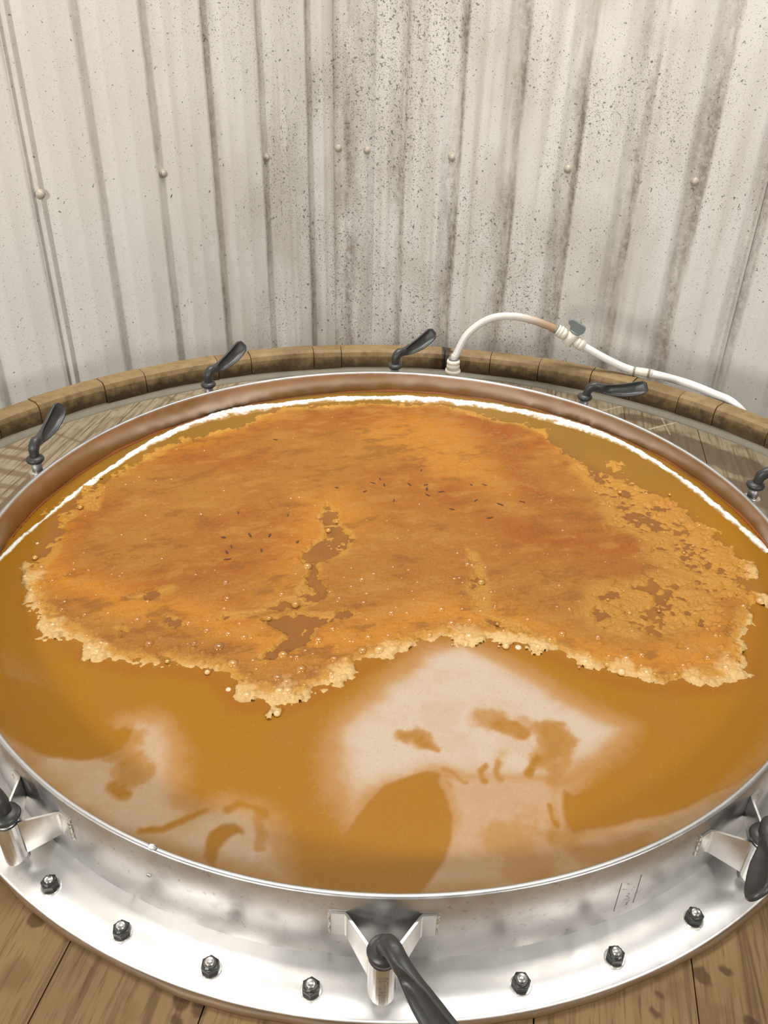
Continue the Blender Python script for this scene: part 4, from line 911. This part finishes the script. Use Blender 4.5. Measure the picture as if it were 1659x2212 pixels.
# beer surface with its film of fine foam
g = 0.0015
X, Y, n = grid(g, 0.4990)
rr = np.hypot(X, Y); keep = rr < 0.4996
x, y = X[keep], Y[keep]
w1 = fbm(x, y, 16, 4, 5); w2 = fbm(x, y, 16, 4, 6); w3 = fbm(x, y, 90, 3, 7)
w4 = fbm(x, y, 7, 4, 15); w5 = fbm(x, y, 7, 4, 16)
xs, ys = x + 0.006 * w1 + 0.014 * w4, y + 0.006 * w2 + 0.014 * w5
foam = np.zeros_like(x)
for poly, w, s in FOAM: foam = np.maximum(foam, s * sst(sdf(xs, ys, poly, 0.06), -w * 1.1, w * 1.5))
xt, yt = x + 0.0035 * w1 + 0.0016 * w3, y + 0.0035 * w2 + 0.0008 * w3
for pts, w, so, s in STROKE:
    d = sdline(xt, yt, pts, 0.05) + (w + so) * (0.55 * w1 + 0.35 * w3)
    foam = foam * (1 - s * sst(-d, -(w + so), -w * 0.2))
outline = np.zeros_like(x)
for poly, w in AMB:
    d = sdf(x + 0.0022 * w1 + 0.0010 * w3, y + 0.0022 * w2 + 0.0010 * w3, poly, 0.04)
    cut = sst(d, -0.0012, w)
    outline = np.maximum(outline, (foam > 0.15) * np.exp(-((d - 0.0016) / 0.0016) ** 2)); foam = foam * (1 - 0.96 * cut)
rad = np.hypot(x, y); front = sst(-y, 0.0, 0.25)
edge = sst(rad, 0.470, 0.497) * sst(-y, 0.12, 0.30) * (0.30 + 0.5 * fbm(x, y, 9, 3, 9))
foam = np.clip(np.maximum(foam, edge), 0, 1)
gr_n = fbm(x, y, 240, 2, 13); sw = fbm(x * 0.8 + y * 0.5, y - x * 0.3, 26, 4, 12)
foam = np.clip(foam * (1 - 0.14 * sst(sw, -0.2, 0.6)) + 0.10 * gr_n * (foam > 0.05) * (1 - foam), 0, 1)
amber, olive, brown = C3(168, 115, 26), C3(148, 110, 44), C3(144, 94, 50)
c = np.tile(amber, (len(x), 1))
c = lerp(c, olive, sst(y, 0.05, 0.30))
raftsd = sdf(x, y, RAFT, 0.06)
c = lerp(c, brown, sst(raftsd, -0.012, 0.03) * 0.9)
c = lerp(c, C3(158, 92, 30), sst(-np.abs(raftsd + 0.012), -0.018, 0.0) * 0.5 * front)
c = lerp(c, C3(166, 114, 44), 0.5 * sst(w1, 0.0, 0.6) * (1 - foam))
c = lerp(c, C3(156, 96, 18), outline * 0.45)
c = lerp(c, C3(194, 152, 106), np.clip(foam * 1.2, 0, 1))
c = lerp(c, C3(208, 190, 170), sst(foam, 0.5, 1.15))
grit = rng.random(len(x))
c = lerp(c, C3(184, 136, 70), (grit > 0.985) * 0.35)
V = np.stack([x, y, np.full_like(x, 0.0)], 1)
beer = link('beer', big_mesh('beer', V, quads(keep), M_BEER, c), None, (0, 0, ZR + ZL), TILT)
tag(beer, 'cloudy amber beer with pale swirls of foam inside the steel collar', 'beer', None, 'stuff')

# krausen: the raised orange yeast crust
g = 0.00115
X, Y, n = grid(g, 0.4900)
rr = np.hypot(X, Y); inside = rr < 0.489
x, y = X[inside], Y[inside]
c0, sd, op, clp = krausen_cover(x, y)
cov = sst(c0, 0.0, 0.7)
hgt = np.where(c0 > 0, 0.0006 + 0.0022 * cov, 0.0006 + np.maximum(c0, -1) * 0.004)
n3 = fbm(x, y, 60, 5, 3); n4 = fbm(x, y, 260, 3, 4)
hgt = hgt + cov * (0.0009 * n3 + 0.0004 * n4)
H2 = np.full(X.shape, -1.0); H2[inside] = hgt
C2 = np.zeros(X.shape); C2[inside] = cov
S2 = np.full(X.shape, -1.0); S2[inside] = sd
O2 = np.zeros(X.shape); O2[inside] = op; L2 = np.zeros(X.shape); L2[inside] = clp
lowf = np.zeros(X.shape)
def splat(px, py, r, hh):
    """a domed bump in the crust"""
    i0, i1 = int((px - r + 0.49) / g), int((px + r + 0.49) / g) + 2; j0, j1 = int((py - r + 0.49) / g), int((py + r + 0.49) / g) + 2
    i0, j0 = max(i0, 0), max(j0, 0)
    q = (X[i0:i1, j0:j1] - px) ** 2 + (Y[i0:i1, j0:j1] - py) ** 2
    dome = hh * np.sqrt(np.maximum(1 - q / (r * r), 0))
    s = H2[i0:i1, j0:j1]; m = dome > 0
    s[m] = np.maximum(s[m], 0.0012 + dome[m])
cand = np.nonzero((C2 > 0.5) & (S2 < 0.045))
pick = rng.choice(len(cand[0]), 2600, replace=False)
for k in pick:                                          # froth along the rim of the crust
    i, j = cand[0][k], cand[1][k]; s = S2[i, j]; yy = Y[i, j]
    p_keep = math.exp(-max(s, 0) / 0.014) * (1.0 if yy < 0.05 else 0.45)
    if rng.random() < p_keep:
        r = rng.uniform(0.0014, 0.0042) * (1.15 if yy < -0.05 else 0.8); splat(X[i, j], Y[i, j], r, r * 0.75)
for px, py, r in CLUMP:                                 # bigger froth in the pale clumps
    for k in range(9):
        a, q = rng.uniform(0, 6.28), r * math.sqrt(rng.uniform(0, 1)); rr_ = rng.uniform(0.0014, 0.0034)
        splat(px + q * math.cos(a), py + q * math.sin(a), rr_, rr_ * 0.6)
cand = np.nonzero(C2 > 0.8)
pick = rng.choice(len(cand[0]), 700, replace=False)
for k in pick:
    i, j = cand[0][k], cand[1][k]
    r = rng.uniform(0.0010, 0.0022) * (1.2 if Y[i, j] < 0 else 0.9); splat(X[i, j], Y[i, j], r, r * 0.6)
gran = np.zeros(X.shape)                                # granular patch towards the back
for poly, s in (RUST[2], YELL[4]): gran[inside] = np.maximum(gran[inside], s * sst(sdf(x, y, poly, 0.04), -0.015, 0.02))
H2 = H2 + gran * C2 * 0.0011 * 1.0 * np.where(inside, 1, 0) * (0.5 + 0.0) * 0 
hg = H2[inside]; gr1 = gran[inside]
hg = hg + gr1 * cov * 0.0010 * fbm(x, y, 230, 2, 31)
keep = inside & (np.pad(C2, 3)[3:-3, 3:-3] >= 0)
H2[inside] = hg
keep = H2 > -0.0012
x, y, h = X[keep], Y[keep], H2[keep]; sdk = S2[keep]; opk = O2[keep]; grk = gran[keep]; clk = L2[keep]
a1 = fbm(x, y, 11, 5, 41, 0.6); a2 = fbm(x * 0.6 + y * 0.25, y * 1.3 - x * 0.4, 40, 5, 42, 0.68); a3 = fbm(x, y, 150, 3, 43)
c = np.tile(C3(168, 110, 44), (len(x), 1))
rust = np.zeros_like(x); yel = np.zeros_like(x)
for poly, s in RUST: rust = np.maximum(rust, s * sst(sdf(x + 0.03 * a1, y + 0.03 * a2, poly, 0.07), -0.045, 0.03))
for poly, s in YELL: yel = np.maximum(yel, s * sst(sdf(x + 0.03 * a2, y + 0.03 * a1, poly, 0.07), -0.04, 0.03))
c = lerp(c, C3(172, 118, 48), sst(a1, 0.0, 0.55) * 0.7)
c = lerp(c, C3(158, 86, 28), np.clip(rust * 0.75 + sst(-a1, 0.10, 0.6) * 0.45, 0, 1))
c = lerp(c, C3(212, 140, 38), np.clip(yel * (0.85 + 0.7 * a2), 0, 1) * 0.9)
c = lerp(c, C3(180, 126, 58), sst(a2, 0.10, 0.40) * 0.55)
c = lerp(c, C3(130, 80, 32), sst(-a2, 0.14, 0.45) * 0.45)
flake = sst(opk, 0.15, 0.6)
c = lerp(c, C3(192, 140, 60), flake * 0.7)
em = sst(-sdk + 0.006 * a3, -0.020, -0.004)
c = lerp(c, C3(204, 152, 66), em * 0.75)
c = lerp(c, C3(218, 184, 126), sst(-sdk + 0.004 * a3, -0.007, 0.003) * sst(-y, -0.05, 0.10) * 0.85)
c = lerp(c, C3(230, 194, 134), sst(clk + 0.35 * a3 + 0.3 * a2, 0.25, 0.95) * 0.55)
c = lerp(c, C3(206, 160, 84), sst(h, 0.0034, 0.0055) * 0.35)
c = lerp(c, C3(156, 114, 58), grk * sst(fbm(x, y, 230, 2, 31), 0.05, 0.5) * 0.55)
V = np.stack([x, y, h], 1)
kr = link('krausen', big_mesh('krausen', V, quads(keep), M_KRAUSEN, c), None, (0, 0, ZR + ZL), TILT)
tag(kr, 'broad orange brown yeast crust floating on the beer, studded with bubbles', 'yeast crust', None, 'stuff')

# single bubbles on the crust
V, F = [], []
NS, NR_ = 16, 7
for j in range(NR_):
    b = math.radians(-12 + 102 * j / (NR_ - 0.0)) ; r, z = math.cos(b), math.sin(b)
    for k in range(NS): V.append((r * math.cos(2 * math.pi * k / NS), r * math.sin(2 * math.pi * k / NS), z))
V.append((0, 0, 1.0))
for j in range(NR_ - 1):
    for k in range(NS): F.append((j * NS + k, j * NS + (k + 1) % NS, (j + 1) * NS + (k + 1) % NS, (j + 1) * NS + k))
for k in range(NS): F.append(((NR_ - 1) * NS + k, (NR_ - 1) * NS + (k + 1) % NS, NS * NR_))
bub_me = bpy.data.meshes.new('bubble'); bub_me.from_pydata(V, [], F); bub_me.materials.append(M_BUBBLE)
bub_me.polygons.foreach_set('use_smooth', [True] * len(bub_me.polygons))
PTS = np.stack([x, y], 1)
extra = []
good = np.nonzero((h > 0.0018) & (y < 0.22))[0]
for k in rng.choice(good, 900, replace=False):
    if len(extra) < 115 and rng.random() < math.exp(-max(sdk[k], 0) / 0.07) * (1.0 if y[k] < 0 else 0.4):
        extra.append([float(x[k]), float(y[k]), float(rng.uniform(0.0018, 0.0040))])
for bx, by, br in BUB + extra:
    d = (PTS[:, 0] - bx) ** 2 + (PTS[:, 1] - by) ** 2; i = int(np.argmin(d)); on = d[i] < 0.004 ** 2
    col = np.minimum(c[i] * 1.15, 1) if on else C3(236, 208, 168)
    o = link('bubble', bub_me, kr, (bx, by, (0.0016 if on else 0.0)))
    s = br * 0.85; o.scale = (s, s, s * (0.80 if on else 0.5))
    o.color = (float(col[0]), float(col[1]), float(col[2]), 1.0)
# scattered dark hop flecks
V, F = [], []
rs = random.Random(9)
for fx, fy in FLECK:
    a = rs.uniform(0, 3.1); w, l = rs.uniform(0.0010, 0.0018), rs.uniform(0.003, 0.0055); k = len(V)
    i = int(np.argmin((PTS[:, 0] - fx) ** 2 + (PTS[:, 1] - fy) ** 2)); hz = float(h[i]) + 0.0006
    for u, v in ((-l, -w * .3), (-l * .2, -w), (l, -w * .5), (l * .7, w * .6), (-l * .3, w), (-l, w * .4)):
        V.append((fx + u * math.cos(a) - v * math.sin(a), fy + u * math.sin(a) + v * math.cos(a), hz))
    for j in range(6): V.append((V[k + j][0], V[k + j][1], hz - 0.0012))
    F.append(tuple(k + j for j in range(6))); F += [(k + j, k + 6 + j, k + 6 + (j + 1) % 6, k + (j + 1) % 6) for j in range(6)]
o = mesh_obj('hop_flecks', V, F, M_FLECK, kr); tag(o, 'dark brown hop flecks', kind='stuff')

# white foam line along the far side of the collar
R_ = sorted(RING); ra = np.array([r[0] for r in R_]); rc = np.array([r[1] for r in R_]); rw = np.array([r[2] for r in R_])
NA, NWD = 1400, 25
aa = np.radians(np.linspace(ra[0], ra[-1], NA)); deg = np.degrees(aa)
rad0 = np.interp(deg, ra, rc); wid0 = np.interp(deg, ra, rw)
fa = np.zeros((NA, NWD, 3)); fc = np.zeros((NA, NWD, 3))
arc = aa * 0.48
e1 = fbm(arc, arc * 0, 45, 4, 51); e2 = fbm(arc, arc * 0 + 3, 45, 4, 52); e3 = fbm(arc, arc * 0 + 7, 12, 3, 53)
for j in range(NWD):
    u = -1 + 2 * j / (NWD - 1)
    ww = wid0 * 1.0 * (1 + 0.45 * (e1 if u > 0 else e2) + 0.4 * e3)
    r = np.minimum(rad0 + 0.001 + u * ww, 0.4988)
    px, py = r * np.cos(aa), r * np.sin(aa)
    fz = fbm(px, py, 200, 3, 54); fl = fbm(px, py, 55, 3, 55)
    hz = 0.0042 * (1 - abs(u) ** 2.0) * (0.75 + 0.5 * e3) * np.clip(wid0 / 0.010, 0.5, 1.2) + 0.0016 * (1 - u * u) * fz - 0.0006
    fa[:, j] = np.stack([px, py, hz], 1)
    k = sst(1 - abs(u) + 0.35 * fz + 0.45 * fl, 0.08, 0.75)
    fc[:, j] = lerp(np.tile(C3(168, 128, 66), (NA, 1)), np.array(srgb(226, 221, 213)[:3]), k)
V = fa.reshape(-1, 3)
ii, jj = np.meshgrid(np.arange(NA - 1), np.arange(NWD - 1), indexing='ij'); q = (ii * NWD + jj).ravel()
fo = link('foam_line', big_mesh('foam_line', V, np.stack([q, q + NWD, q + NWD + 1, q + 1], 1), M_FOAM, fc.reshape(-1, 3)), None, (0, 0, ZR + ZL), TILT)
tag(fo, 'line of white foam along the far inside of the steel collar', 'foam', None, 'stuff')

# water drops on the near left rim
def drop(loc, s, rot, label):
    o = link('water_drop', dr_me, None, loc, rot); o.scale = s; tag(o, label, 'water drop')
V, F = lathe([(0.0, -0.25), (0.85, -0.22), (1.0, 0.05), (0.92, 0.35), (0.65, 0.72), (0.3, 0.93), (0.0, 1.0)], 16)
dr_me = bpy.data.meshes.new('water_drop'); dr_me.from_pydata(V, [], F); dr_me.materials.append(M_WATER)
dr_me.polygons.foreach_set('use_smooth', [True] * len(dr_me.polygons))
ad = math.atan2(-0.4655, -0.1877)
drop((0.5022 * math.cos(ad), 0.5022 * math.sin(ad), ZR + 0.0004), (0.0042, 0.0030, 0.0020), (0, 0, ad + 1.57), 'clear water drop sitting on the near left steel rim')
ad = math.atan2(-0.4657, -0.1954)
drop((0.5054 * math.cos(ad), 0.5054 * math.sin(ad), ZR - 0.037), (0.0020, 0.0026, 0.0016), (0, math.pi / 2, ad), 'small water drop run down the outside of the steel collar')
